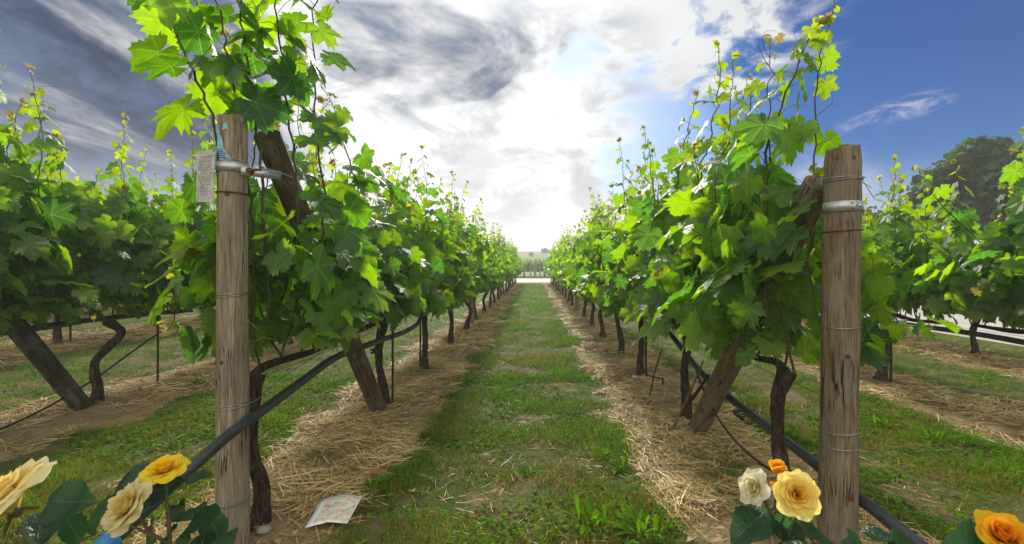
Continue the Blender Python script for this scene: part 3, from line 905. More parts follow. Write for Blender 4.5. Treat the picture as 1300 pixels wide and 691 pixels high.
# the vines further along: six grown, the rest copies
PROTO = []
for q in range(6):
    pl = grow(2000 + 31 * q, half_len=0.76, n_shoots=12, top=1.86, half=0.29, fill=330, size=0.112, tall=0.5)
    PROTO.append(pl)
protos = {}
def far_vine(row, i, q, lod):
    x = ROWS[row]; y = VINE_Y[row][i]; z0 = float(gz(x, y))
    if i < 9:
        lab = f'{ORD[i]} grapevine of {ROWNAME[row]}'
    else:
        lab = f'small distant grapevine far along {ROWNAME[row]}'
    rz = 0.0 if (i * 7 + len(row)) % 2 else math.pi
    sc = (1.0, 1.0, float(0.94 + 0.12 * rng.rand()) * (1.06 if row in ('L2', 'L3', 'L4') else 1.0) * (0.92 if row in ('R2', 'R3') else 1.0))
    key = (q, lod)
    if key not in protos:
        v = thing('grapevine', (x, y, z0), lab, 'grapevine', ROWGROUP[row], rz)
        v.scale = sc
        vine_wood(v, 400 + q, half_len=0.72, r=0.036, sides=8, n=14)
        PROTO[q].make_foliage('foliage', v, lod, lod == 1, True)
        protos[key] = v
    else:
        copy_tree(protos[key], (x, y, z0), lab, ROWGROUP[row], rz, sc)
for row in VINE_Y:
    for i in range(NEAR_N[row], len(VINE_Y[row])):
        far_vine(row, i, (i * 5 + len(row) + ord(row[-1])) % 6, 1 if VINE_Y[row][i] < 12 else 2)

# the next block across the road
ROWNAME2 = 'the vineyard block across the road at the end of the aisle'
for jx in range(-5, 6):
    for jy in range(4):
        x = 0.05 + jx * 1.1; y = 47.5 + jy * 2.2
        copy_tree(protos[((jx + jy) % 6, 2)] if ((jx + jy) % 6, 2) in protos else list(protos.values())[0], (x, y, 0.0),
                  'tiny hazy grapevine in ' + ROWNAME2, 'grapevines across the road', R(90), (1.0, 1.0, 0.95))

# ------------------------------------------------------------------ posts
def round_post(name, parent, h, r0, r1, m_, seed, tilt=(0, 0), sunk=0.15, sides=28):
    n = 40
    z = np.linspace(-sunk, h, n)
    p = np.stack([tilt[0] * z / h, tilt[1] * z / h, z], 1)
    rs = np.random.RandomState(seed)
    rr = np.interp(z, [-sunk, h], [r0, r1]) * (1 + 0.03 * (fbm(z * 2 + seed, z * 0 + 3.3, 2) - 0.5))
    rr[-1] *= 0.93
    mb = MB()
    tube(mb, p, rr, sides, False, None, 0, 0.035, seed)
    # uneven sawn top, slightly domed and sloping
    V = mb.V[-1]; ring = V[-sides:].copy()
    c = ring.mean(0)
    ring_in = c + (ring - c) * 0.5
    ctr = c + np.array([0, 0, 0.004])
    top = np.vstack([ring, ring_in + [0, 0, 0.004], ctr[None]])
    top[:, 2] += 0.06 * (top[:, 0] - c[0]) + 0.004 * rs.randn(len(top))
    V[-sides:] = top[:sides]
    j = np.arange(sides); j2 = (j + 1) % sides
    mb.add(top, np.stack([j, j2, sides + j2, sides + j], 1))
    mb.add(top, np.stack([sides + j, sides + j2, np.full(sides, 2 * sides)], 1))
    return mb.build(name, m_, parent)

def ring_band(mb, c, r, h, thick=0.003, n=36, a0=0, a1=2 * math.pi, tilt=0.0):
    a = np.linspace(a0, a1, n)
    ca, sa = np.cos(a), np.sin(a)
    V = []
    for rr, zz in ((r, -h / 2), (r + thick, -h / 2), (r + thick, h / 2), (r, h / 2)):
        V.append(np.stack([c[0] + rr * ca, c[1] + rr * sa, c[2] + zz + tilt * rr * ca], 1))
    V = np.stack(V, 1).reshape(-1, 3)
    i = np.arange(n - 1)[:, None] * 4; j = np.arange(4)[None]; j2 = (j + 1) % 4
    mb.add(V, np.stack([i + j, i + j2, i + 4 + j2, i + 4 + j], -1).reshape(-1, 4))
def loop_wire(mb, c, r, rw, tilt=0.0, turns=1.0, rise=0.0, phase=0.0):
    a = np.linspace(0, 2 * math.pi * turns, int(36 * turns)) + phase
    p = np.stack([c[0] + r * np.cos(a), c[1] + r * np.sin(a), c[2] + tilt * np.cos(a) + rise * (a - phase) / 6.283], 1)
    tube(mb, p, rw, 6, True)

PL = np.array([-1.215, 1.905, 0.0]); PL[2] = gz(PL[0], PL[1])
lp = thing('vineyard_post', PL, 'weathered pale wooden front post with metal strap and torn blue sticker', 'post', 'round wooden front posts')
HL = CAM_H + (VPY - 150) / F_PX * PL[1] - PL[2]
round_post('post_shaft', lp, HL, 0.061, 0.053, M_POST, 3)
def rl(z): return np.interp(z, [-0.15, HL], [0.061, 0.053])
def zl(py, P_=PL): return CAM_H + (VPY - py) / F_PX * (P_[1] - 0.06) - P_[2]
mb = MB(); ring_band(mb, (0, 0, zl(210)), rl(1.5) + 0.0015, 0.036, 0.0025)
strap = mb.build('metal_strap', M_ZINC, lp)
# bracket arm from strap to the brace head, with bolt
mb = MB()
a = np.array([0.052, -0.03, zl(213)]); b = np.array([0.150, 0.085, zl(216)])
ax = nrm(b - a); ang = math.atan2(ax[1], ax[0])
Rz = np.array([[math.cos(ang), -math.sin(ang), 0], [math.sin(ang), math.cos(ang), 0], [0, 0, 1]])
box(mb, (a + b) / 2, (np.linalg.norm(b - a), 0.004, 0.036), Rz)
mb.build('bracket_arm', M_ZINC, strap)
mb = MB(); tube(mb, np.array([[0.085, -0.035, zl(215)], [0.085, -0.015, zl(215)]]), 0.013, 8)
tube(mb, np.array([[0.082, -0.036, zl(215)], [0.13, -0.02, zl(213)]]), 0.005, 6)
mb.build('bolt', M_RUST, strap)
for py, mm, rw, nm in ((243, M_RUST, 0.0032, 'wire_wrap'), (374, M_WIRE, 0.0016, 'wire_wrap'), (377, M_WIRE, 0.0016, 'wire_wrap'), (517, M_WIRE, 0.0016, 'wire_wrap'), (521, M_WIRE, 0.0016, 'wire_wrap'), (645, M_GREENW, 0.0026, 'wire_wrap')):
    mb = MB(); loop_wire(mb, (0, 0, zl(py)), rl(zl(py)) + 0.003, rw, 0.006 * (1 if py > 300 else -0.3))
    mb.build(nm, mm, lp)
# knots
for px, py, s_ in ((299, 246, 0.010), (293, 461, 0.009), (287, 670, 0.010)):
    mb = MB(); zc = zl(py); xo = (px - 295) / F_PX * PL[1]; r_ = rl(zc) + 0.0005
    yo = -math.sqrt(max(r_ ** 2 - xo ** 2, 0)) 
    a = np.linspace(0, 2 * math.pi, 14, endpoint=False)
    ring = np.stack([xo + s_ * np.cos(a) * 0.9, np.zeros(14), zc + s_ * np.sin(a)], 1)
    ring[:, 1] = -np.sqrt(np.maximum(r_ ** 2 - ring[:, 0] ** 2, 0)) - 0.0012
    mb.add(np.vstack([ring, [[xo, yo - 0.0025, zc]]]), [(i, (i + 1) % 14, 14) for i in range(14)])
    mb.build('knot', M_KNOT, lp)
# torn sticker: ragged patches curved round the post
def patch(mb, poly, off=0.0018, base=lp, Pp=PL, rr=rl, cx=295, mi=0):
    pts = []
    for px, py in poly:
        zc = zl(py, Pp); xo = (px - cx) / F_PX * (Pp[1] - 0.05); r_ = rr(zc) * 1.015 + off
        pts.append((xo, -math.sqrt(max(r_ * r_ - xo * xo, 1e-6)), zc))
    mb.add(pts, [tuple(range(len(pts)))], None, None, mi)
mb = MB()
rows_ = [(158, 284, 288), (164, 283.5, 289), (170, 285, 290.5), (176, 286, 293), (182, 285.5, 294.8), (188, 284, 295), (193, 279.5, 299), (198, 278.8, 302), (203, 277.5, 303.5)]
for (y0, a0, b0), (y1, a1, b1) in zip(rows_[:-1], rows_[1:]):
    for f0, f1 in ((0, .5), (.5, 1)):
        patch(mb, [(a0 + (b0 - a0) * f0, y0), (a0 + (b0 - a0) * f1, y0), (a1 + (b1 - a1) * f1, y1), (a1 + (b1 - a1) * f0, y1)])
patch(mb, [(295, 156.5), (299, 156), (300, 161), (302, 165), (298, 163), (293.5, 164.5)])
stk = mb.build('torn_sticker', M_STICKER, lp, smooth=False)
mb = MB()
for y_ in (189, 191.5, 194, 196.8, 199.5):
    x_ = 282.0
    rs = np.random.RandomState(int(y_ * 10))
    while x_ < 297 - (194 - y_ if y_ < 193 else 0):
        w_ = rs.uniform(0.8, 2.0)
        patch(mb, [(x_, y_), (x_ + w_, y_), (x_ + w_, y_ + 1.0), (x_, y_ + 1.0)], 0.0028); x_ += w_ + 0.6
mb.build('print', M_STICKINK, stk, smooth=False)

# plate hanging beside the post
pp = P(261, 224, 1.86)
sp = thing('tag_plate', pp, 'weathered white plate with faded print hanging left of the pale front post', 'sign plate', None, R(-18))
mb = MB(); box(mb, (0, 0, 0), (0.092, 0.003, 0.203), np.array([[1, 0, 0.04], [0, 1, 0], [-0.04, 0, 1]]))
mb.build('plate', M_PLATE, sp, smooth=False)
mb = MB(); rs = np.random.RandomState(8)
for zi in np.arange(0.075, -0.085, -0.0085):
    x_ = -0.037
    while x_ < 0.028:
        w_ = rs.uniform(0.003, 0.011)
        if rs.rand() < 0.8:
            xa = x_ + 0.04 * zi
            mb.add([(xa, -0.0022, zi), (xa + w_, -0.0022, zi - 0.04 * w_), (xa + w_, -0.0022, zi + 0.0032), (xa, -0.0022, zi + 0.0032)], [(0, 1, 2, 3)])
        x_ += w_ + 0.0025
mb.build('faded_print', M_INK, sp, smooth=False)
mb = MB(); tube(mb, smooth_path([(0.04, 0, 0.092), (0.055, -0.005, 0.10), (0.075, -0.01, 0.097)], 8), 0.0015, 5)
mb.build('tie_wire', M_WIRE, sp)

PR = np.array([1.09, 1.70, 0.0]); PR[2] = gz(PR[0], PR[1])
rp = thing('vineyard_post', PR, 'brown cracked wooden front post with one bare metal band and wire loops', 'post', 'round wooden front posts')
HR = CAM_H + (VPY - 190) / F_PX * PR[1] - PR[2]
round_post('post_shaft', rp, HR, 0.063, 0.058, M_POST2, 8, (0.022, 0))
def rr_(z): return np.interp(z, [-0.15, HR], [0.063, 0.058])
def cx_(z): return 0.022 * z / HR
for py, h_ in ((261, 0.036),):
    z_ = zl(py, PR); mb = MB(); ring_band(mb, (cx_(z_), 0, z_), rr_(z_) + 0.0015, h_, 0.0025)
    bd = mb.build('metal_band', M_ZINC, rp)
    mb = MB(); rs = np.random.RandomState(4)
    for q in range(14):
        xo = 0.008 + rs.randn() * 0.010; zo = z_ + rs.uniform(-.013, .013); r_ = rr_(z_) + 0.0046
        s_ = rs.uniform(0.001, 0.003)
        yb = -math.sqrt(r_ * r_ - xo * xo)
        a = np.linspace(0, 6.283, 8)[:-1]
        mb.add(np.stack([cx_(z_) + xo + s_ * np.cos(a), np.full(7, yb), zo + s_ * np.sin(a)], 1), [tuple(range(7))])
    mb.build('rust_spot', M_RUST, bd)
for py, mm, rw, tl_ in ((224, M_WIRE, 0.0016, -0.002), (226, M_WIRE, 0.0016, 0.002), (292, M_RUST, 0.0028, 0.003), (417, M_WIRE, 0.0016, 0.003), (552, M_WIRE, 0.0018, 0.006), (572, M_WIRE, 0.0018, 0.002)):
    z_ = zl(py, PR); mb = MB(); loop_wire(mb, (cx_(z_), 0, z_), rr_(z_) + 0.003, rw, tl_)
    mb.build('wire_wrap', mm, rp)
for py, xo_, s_ in ((453, -0.012, 0.009), (632, 0.006, 0.012), (200, 0.0, 0.007)):
    mb = MB(); zc = zl(py, PR); r_ = rr_(zc) + 0.0005
    a = np.linspace(0, 2 * math.pi, 14, endpoint=False)
    ring = np.stack([xo_ + s_ * np.cos(a) * 0.9, np.zeros(14), zc + s_ * np.sin(a)], 1)
    ring[:, 1] = -np.sqrt(np.maximum(r_ ** 2 - ring[:, 0] ** 2, 0)) - 0.0012
    ctr = np.array([[xo_, -r_ - 0.002, zc]])
    vv = np.vstack([ring, ctr]); vv[:, 0] += cx_(zc)
    mb.add(vv, [(i, (i + 1) % 14, 14) for i in range(14)])
    mb.build('knot', M_KNOT, rp)

def brace(foot, head, r0, r1, m_, label, seed):
    foot = np.array(foot, float); head = np.array(head, float)
    o = bpy.data.objects.new('brace_post', None)
    mbx = MB(); L = np.linalg.norm(head - foot)
    n = 24; z = np.linspace(-0.12, L, n)
    tube(mbx, np.stack([0 * z, 0 * z, z], 1), np.linspace(r0, r1, n), 22, True, None, 0, 0.04, seed)
    ob = mbx.build('brace_post', m_)
    ob.location = [float(v) for v in foot]
    ob.rotation_euler = Vector(head - foot).to_track_quat('Z', 'Y').to_euler()
    bpy.data.objects.remove(o)
    tag(ob, label, 'brace post', 'slanting brace posts')
    return ob
brace((-1.20, 3.66, float(gz(-1.2, 3.66))), (-1.165, 2.06, 1.72), 0.062, 0.055, M_BRACE, 'brown slanting brace post leaning up to the pale front post', 21)
brace((1.09, 3.18, float(gz(1.09, 3.18))), (1.10, 1.82, 1.47), 0.064, 0.056, M_POST2, 'brown grained brace post leaning up to the cracked right front post', 22)
brace((-3.55, 3.72, float(gz(-3.55, 3.72))), (-3.53, 2.62, 1.62), 0.064, 0.058, M_BRACE2, 'dark mossy brace post slanting off the left edge', 23)

# intermediate row posts: small ones far along
pz = None
for row, ys_ in (('A', [9.1, 16.4, 23.8]), ('B', [11.9, 18.5, 25.0]), ('L2', [9.2, 16.5]), ('R2', [9.0, 16.0])):
    for i, y in enumerate(ys_):
        x = ROWS[row]; lab = f'{["nearer", "middle", "farthest"][i]} plain wooden post standing inside {ROWNAME[row]}'
        if pz is None:
            t0 = thing('row_post', (x, y, float(gz(x, y))), lab, 'post', 'plain posts inside the rows')
            round_post('post_shaft', t0, 1.75, 0.05, 0.046, M_POST, 31, sides=14); pz = t0
        else:
            copy_tree(pz, (x, y, float(gz(x, y))), lab, 'plain posts inside the rows', 1.3 * i)
for i, x in enumerate((-0.35, 0.15, 0.6)):
    copy_tree(pz, (x, 46.6 + 0.2 * i, 0.0), 'tiny dark post at the front of the vineyard block across the road', 'posts across the road', 0.4 * i, (1.3, 1.3, 1.05))

# ------------------------------------------------------------------ wires
def wire(name, pts, r, m_, label, cat, group=None, sides=5, n=None):
    p = smooth_path(pts, n or max(8, 6 * len(pts)))
    mb = MB(); tube(mb, p, r, sides, True)
    return tag(mb.build(name, m_), label, cat, group)
for row, xs_, y0 in (('A', -1.2, 1.86), ('B', 1.09, 1.66), ('L2', -3.53, 0.6), ('R2', 3.43, 0.6)):
    off = 0.0
    for h_, hn in ((0.66, 'lowest'), (1.03, 'middle'), (1.42, 'highest')):
        nm = ROWNAME[row]
        yy0 = y0 + 0.06
        if row == 'B' and h_ == 1.03: h_ = 0.94
        pts = [(xs_, yy0, h_ + (0.08 if row == 'A' and h_ > 1.3 else 0)), (xs_, 4, h_ - 0.004), (xs_, 12, h_), (xs_, ROW_END, h_)]
        wire('trellis_wire', pts, 0.0014, M_WIRE, f'{hn} thin trellis wire stretched along {nm}', 'wire', 'trellis wires')
wire('tie_wire', [(-1.215, 1.83, zl(190)), (-1.14, 1.90, zl(193)), (-1.03, 2.02, zl(205))], 0.0014, M_WIRE, 'short wire from the pale front post top to the bracket end', 'wire')

# ------------------------------------------------------------------ irrigation pipes
def px_path(lst):
    return [P(*q) for q in lst]
pA = px_path([(128, 700, 1.30), (205, 628, 1.50), (262, 577, 1.66), (296, 548, 1.78), (335, 520, 1.98), (385, 483, 2.36), (430, 452, 2.86), (478, 434, 3.5), (527, 414, 4.62)]) + [np.array([-1.24, 6.0, 0.68]), np.array([-1.28, 12, 0.72]), np.array([-1.28, ROW_END, 0.72])]
pipe = thing('irrigation_pipe', pA[0], 'thick dark irrigation pipe rising in front of the pale front post', 'pipe')
mb = MB(); pths = smooth_path([q - pA[0] for q in pA], 120); tube(mb, pths, 0.021, 14, True); mb.build('pipe_run', M_PIPE, pipe)
d0 = nrm(pA[0] - pA[1])
mb = MB(); e = [d0 * -0.035, d0 * 0.05, d0 * 0.16, d0 * 0.34 + [0, 0, -0.05]]
tube(mb, smooth_path(e, 14), [0.030] * 8 + [0.027] * 6, 16, True); mb.build('blue_sleeve', M_BLUE, pipe)
for (cxp, cyp, cz) in ((475, 440, 3.45), ):
    q = P(cxp, cyp, cz) - pA[0]
    mb = MB()
    for oo in (-0.035, 0.035):
        loop_wire(mb, (q[0], q[1] + oo, q[2] - 0.02), 0.018, 0.004)
    box(mb, (q[0], q[1], q[2] - 0.04), (0.02, 0.10, 0.012)); mb.build('pipe_clip', M_HOSE, pipe)
pB = px_path([(1230, 742, 1.36), (1120, 655, 1.60), (1070, 617, 1.78), (1020, 577, 2.05), (975, 543, 2.36), (930, 508, 2.75), (885, 467, 3.4)]) + [np.array([1.19, 4.4, 0.60]), np.array([1.20, 6, 0.70]), np.array([1.2, ROW_END, 0.72])]
pipe = thing('irrigation_pipe', pB[0], 'dark irrigation pipe sloping down behind the cracked right front post', 'pipe')
mb = MB(); tube(mb, smooth_path([q - pB[0] for q in pB], 110), 0.0215, 14, True); mb.build('pipe_run', M_PIPE, pipe)
mb = MB()
q = P(938, 522, 2.72) - pB[0]
for oo in (-0.05, 0.03):
    loop_wire(mb, (q[0] + 0.0, q[1] + oo, q[2] - 0.01), 0.02, 0.004)
box(mb, (q[0], q[1], q[2] - 0.03), (0.016, 0.12, 0.012)); mb.build('pipe_clip', M_HOSE, pipe)
for x0, hh, lab in ((-3.50, 0.72, 'dark irrigation pipe hung under the second row left of the aisle'), (3.42, 0.62, 'dark irrigation pipe hung under the second row right of the aisle')):
    pts = [np.array([x0, y, hh + 0.015 * math.sin(y * 2.1) - 0.01]) for y in (0.4, 1.6, 2.8, 3.6, 4.4, 5.2, 6.5, 9)] + [np.array([x0, ROW_END, hh])]
    pipe = thing('irrigation_pipe', pts[0], lab, 'pipe')
    mb = MB(); tube(mb, smooth_path([q - pts[0] for q in pts], 80), 0.021, 12, True); mb.build('pipe_run', M_PIPE, pipe)
wire('drip_hose', px_path([(200, 424, 4.43), (170, 445, 4.2), (120, 481, 3.8), (60, 517, 3.45), (0, 545, 3.15), (-60, 566, 2.9)]), 0.008, M_HOSE, 'thin black drip hose drooping from the red-tied stake, lower left', 'hose', None, 8, 40)
wire('drip_hose', px_path([(884, 472, 3.3), (900, 510, 2.95), (925, 550, 2.6), (965, 588, 2.25), (1010, 612, 2.02), (1045, 640, 1.85)]), 0.007, M_HOSE, 'thin black drip hose curving to the ground beside the right front post', 'hose', None, 8, 40)
wire('guy_wire', px_path([(268, 516, 1.88), (318, 512, 1.9), (360, 478, 2.2), (412, 445, 2.7)]), 0.0016, M_WIRE, 'thin bright wire running from the pale post beside the thick pipe', 'wire')

# ------------------------------------------------------------------ stakes and small hardware
def stake(base, top, r, label, ties=()):
    base = np.array(base, float); base[2] = gz(base[0], base[1])
    s_ = thing('metal_stake', base, label, 'stake', 'thin stakes beside the vines')
    mb = MB(); p = smooth_path([(0, 0, -0.05), (0.004, 0, 0.3), (top[0], top[1], top[2])], 10)
    tube(mb, p, r, 7, True); mb.build('rod', M_STAKE, s_)
    for z_, mm in ties:
        mb = MB(); loop_wire(mb, (0.0, 0, z_), r + 0.005, 0.003, 0.004)
        tube(mb, np.array([(r, -0.01, z_), (0.05, -0.02, z_ + 0.01), (0.075, -0.02, z_ - 0.006)]), 0.0025, 5, True)
        mb.build('tie', mm, s_)
    return s_
stake((-3.53, 4.43, 0), (0, 0, 0.9), 0.009, 'thin dark stake with red ties in the second left row', [(0.51, M_REDTIE), (0.18, M_REDTIE)])
stake((3.47, 4.60, 0), (0.0, 0.02, 0.8), 0.012, 'thin dark stake in the second right row, just right of the brown post')
stake((-1.26, 5.22, 0), (0, 0, 0.8), 0.010, 'thin dark stake behind the third vine left of the aisle')
stake((-1.14, 3.80, 0), (0, 0, 0.8), 0.009, 'thin dark stake at the foot of the brown slanting brace', [(0.42, M_YELTIE)])
stake((-5.84, 5.95, 0), (0, 0, 0.9), 0.012, 'thin dark stake in the third left row, left of the slanting brace')
stake((5.40, 8.6, 0), (0, 0, 0.8), 0.012, 'thin dark stake in the third right row by the road')
stake((-1.14, 8.3, 0), (0, 0, 0.8), 0.011, 'thin dark stake beside the fifth vine left of the aisle')
stake((1.14, 4.83, 0), (0, 0, 0.8), 0.011, 'thin dark stake tight against the third vine right of the aisle')
# yellow ties round the trunk of the left neighbour
# leaning bracket stake on the right
bq = np.array([0.98, 4.05, 0.0]); bq[2] = gz(bq[0], bq[1])
ds = thing('dripper_stake', bq, 'small leaning black stake with a cross bracket on the right straw', 'stake')
mb = MB(); tube(mb, np.array([(0, 0, -0.04), (0.05, 0, 0.2), (0.12, 0.02, 0.42)]), 0.007, 7, True); mb.build('rod', M_HOSE, ds)
mb = MB(); box(mb, (0.05, -0.012, 0.18), (0.15, 0.016, 0.010), np.array([[.96, 0, .26], [0, 1, 0], [-.26, 0, .96]]))
box(mb, (-0.02, -0.012, 0.215), (0.012, 0.016, 0.06)); box(mb, (0.12, -0.012, 0.145), (0.012, 0.016, 0.06)); mb.build('bracket', M_HOSE, ds)
mb = MB(); loop_wire(mb, (0.045, 0, 0.20), 0.011, 0.004); mb.build('tie', M_REDTIE, ds)
sticks = []
for a_, b_, r_, lab in (((852, 548, 3.15), (893, 458, 3.2), 0.009, 'thin grey stick leaning on the right brace foot'), ((868, 520, 3.3), (900, 476, 3.0), 0.012, 'short brown stick crossing beside the right brace foot')):
    mb = MB(); A_, B_ = P(*a_), P(*b_); A_[2] = max(A_[2], float(gz(A_[0], A_[1])))
    tube(mb, smooth_path([A_, (A_ + B_) / 2 + [0.01, 0, 0.008], B_], 8), [r_] * 5 + [r_ * .7] * 3, 7, True, None, 0, 0.2, 4)
    tag(mb.build('stick', M_STRAW if r_ < 0.01 else M_BARK), lab, 'stick')
mb = MB(); V = []
c = P(816, 486, 4.65); c[2] = gz(c[0], c[1]) + 0.02
rs = np.random.RandomState(3); gxn, gyn = np.meshgrid(np.linspace(-.09, .09, 8), np.linspace(-.05, .05, 6), indexing='ij')
V = np.stack([c[0] + gxn + .01 * rs.randn(8, 6), c[1] + gyn + .01 * rs.randn(8, 6), c[2] + 0.022 * rs.rand(8, 6)], -1).reshape(-1, 3)
ii = np.arange(48).reshape(8, 6)
mb.add(V, np.stack([ii[:-1, :-1], ii[1:, :-1], ii[1:, 1:], ii[:-1, 1:]], -1).reshape(-1, 4))
tag(mb.build('plastic_scrap', M_SCRAP), 'crumpled pale plastic scrap on the straw beside the leaning stake', 'litter')

# dropped leaflet
m, k, out = mat('leaflet_print')
u = k.attr('luv'); ux, uy, _ = k.xyz(u)
n_ = k.noise(u, 5.0, 3, 0.5, 0.8); n2_ = k.noise(k.scale(u, (1, 1, 1), (4, 2, 0)), 7.0, 4)
c_ = k.ramp(n_, [(0.30, (0.22, 0.44, 0.36)), (0.42, (0.62, 0.58, 0.33)), (0.52, (0.68, 0.54, 0.36)), (0.62, (0.66, 0.32, 0.28)), (0.72, (0.22, 0.30, 0.48))])
c_ = k.mix(k.rng(n2_, 0.45, 0.62), c_, (0.74, 0.72, 0.66))
inside = k.m('MULTIPLY', k.m('MULTIPLY', k.rng(ux, 0.13, 0.15), k.rng(ux, 0.95, 0.97, 1, 0)), k.m('MULTIPLY', k.rng(uy, 0.05, 0.07), k.rng(uy, 0.93, 0.95, 1, 0)))
ln = k.rng(k.m('ABSOLUTE', k.m('SUBTRACT', k.m('FRACT', k.m('MULTIPLY', uy, 26)), 0.5)), 0.12, 0.2, 1, 0)
c_ = k.mix(inside, (0.76, 0.77, 0.80), c_)
c_ = k.mix(k.m('MULTIPLY', k.m('MULTIPLY', inside, ln), k.rng(k.noise(k.scale(u, (30, 3, 1)), 2.0, 2), 0.5, 0.55, 0, 0.35)), c_, (0.25, 0.26, 0.30))
principled(k, out, c_, 0.45, 0.4)
M_LEAFLET = m
cor = [P(387, 667, 1.99), P(441, 660, 2.03), P(460, 634, 2.21), P(408, 639, 2.17)]
for q in cor: q[2] = 0
ctr = sum(cor) / 4
mb = MB(); V = []; U = []
for a in np.linspace(0, 1, 9):
    for b in np.linspace(0, 1, 7):
        q = (cor[0] * (1 - a) + cor[1] * a) * (1 - b) + (cor[3] * (1 - a) + cor[2] * a) * b
        zc = float(gz(ctr[0], ctr[1])) + 0.030 + 0.05 * (b - 0.2) * 0.6 + 0.010 * math.sin(a * 4) + 0.006 * (a > .45)
        V.append((q[0], q[1], zc)); U.append((a, b, 0))
ii = np.arange(63).reshape(9, 7)
Fq = np.stack([ii[:-1, :-1], ii[1:, :-1], ii[1:, 1:], ii[:-1, 1:]], -1).reshape(-1, 4)
mb.add(V, Fq, None, U)
lf = mb.build('leaflet', M_LEAFLET)
sm = lf.modifiers.new('thickness', 'SOLIDIFY'); sm.thickness = 0.002; sm.offset = -1
tag(lf, 'printed white leaflet with pastel map lying on the straw', 'leaflet')

# stones
STONES = [(452, 560, .022), (441, 566, .015), (455, 555, .018), (408, 600, .02), (470, 545, .016), (475, 520, .03), (345, 648, .022), (335, 686, .03), (500, 560, .018), (515, 542, .02), (850, 640, .02), (930, 650, .02), (300 + 220, 500, .02)]
rs = np.random.RandomState(12)
stone_me = []
for v_ in range(3):
    u_ = np.linspace(0, np.pi, 7); w_ = np.linspace(0, 2 * np.pi, 11)[:-1]
    UU, WW = np.meshgrid(u_, w_, indexing='ij')
    r_ = 1 + 0.45 * (fbm(np.cos(WW) * 1.2 + 30 + v_ * 5, UU * 1.2 + np.sin(WW) + 30, 2) - 0.5)
    V = np.stack([r_ * np.sin(UU) * np.cos(WW), 0.75 * r_ * np.sin(UU) * np.sin(WW), 0.55 * r_ * np.cos(UU)], -1).reshape(-1, 3)
    ii = np.arange(70).reshape(7, 10); jj = np.roll(ii, -1, 1)
    mb = MB(); mb.add(V, np.stack([ii[:-1], ii[1:], jj[1:], jj[:-1]], -1).reshape(-1, 4)); stone_me.append(mb.mesh('stone', M_STONE))
for i, (px, py, s_) in enumerate(STONES):
    Y = CAM_H / ((py - VPY) / F_PX); x = (px - VPX) / F_PX * Y
    o = bpy.data.objects.new('stone', stone_me[i % 3]); COL.objects.link(o)
    o.location = (x, Y, float(gz(x, Y)) + s_ * 0.3); o.scale = (s_,) * 3; o.rotation_euler = (rs.rand() * .6, rs.rand() * .6, rs.rand() * 6)
    tag(o, 'small pale stone lying on the straw and soil under the rows', 'stone', 'small stones on the straw')

# ------------------------------------------------------------------ roses
def petal(mb, c, axis_, up, az, tiltd, L, Wd, cup, rs, heart, curlb=0.25, ruf=0.05):
    """one petal: base at c, opening by tiltd degrees from the axis"""
    s2 = np.cross(axis_, up); s2 /= np.linalg.norm(s2); u2 = np.cross(s2, axis_)
    rad = math.cos(az) * s2 + math.sin(az) * u2
    lat = np.cross(axis_, rad)
    nu, nv = 9, 10
    V = []; U = []
    ph = rs.rand() * 6
    for iv in range(nv):
        v = iv / (nv - 1)
        td = R(tiltd) * (0.25 + 0.75 * v) + curlb * max(v - 0.7, 0) * 3
        wv = Wd * (math.sin(min(v * 0.9 + 0.12, 1.0) * math.pi * 0.5) ** 0.8) * (1.0 if v < 0.7 else 1 - 0.28 * ((v - 0.7) / 0.3) ** 2)
        v0 = v
        for iu in range(nu):
            u = iu / (nu - 1) * 2 - 1
            v = v0 * (1 - 0.15 * abs(u) ** 3.2)
            rr = L * (v * math.sin(R(tiltd) * (0.3 + 0.5 * v)) + (0.18 * v * (v > 0)) * math.sin(R(tiltd)))
            hh = L * v * math.cos(R(tiltd) * (0.3 + 0.5 * v)) - curlb * L * max(v - 0.72, 0) * 1.2
            cu = cup * (u * u) * wv
            q = c + rad * (rr - cu + 0.004) + axis_ * (hh + cu * 0.15) + lat * (u * wv) + (rad * .6 + axis_ * .6) * (ruf * L * v * v * (math.sin(3.1 * u + ph) + 0.6 * math.sin(7.3 * u + 2.1 * ph))) 
            V.append(q); U.append((u * .5 + .5, v, 0))
    ii = np.arange(nu * nv).reshape(nv, nu)
    F_ = np.stack([ii[:-1, :-1], ii[:-1, 1:], ii[1:, 1:], ii[1:, :-1]], -1).reshape(-1, 4)
    t_ = np.zeros((nu * nv, 3)); t_[:, 1] = heart; t_[:, 0] = rs.rand()
    mb.add(V, F_, t_, U)
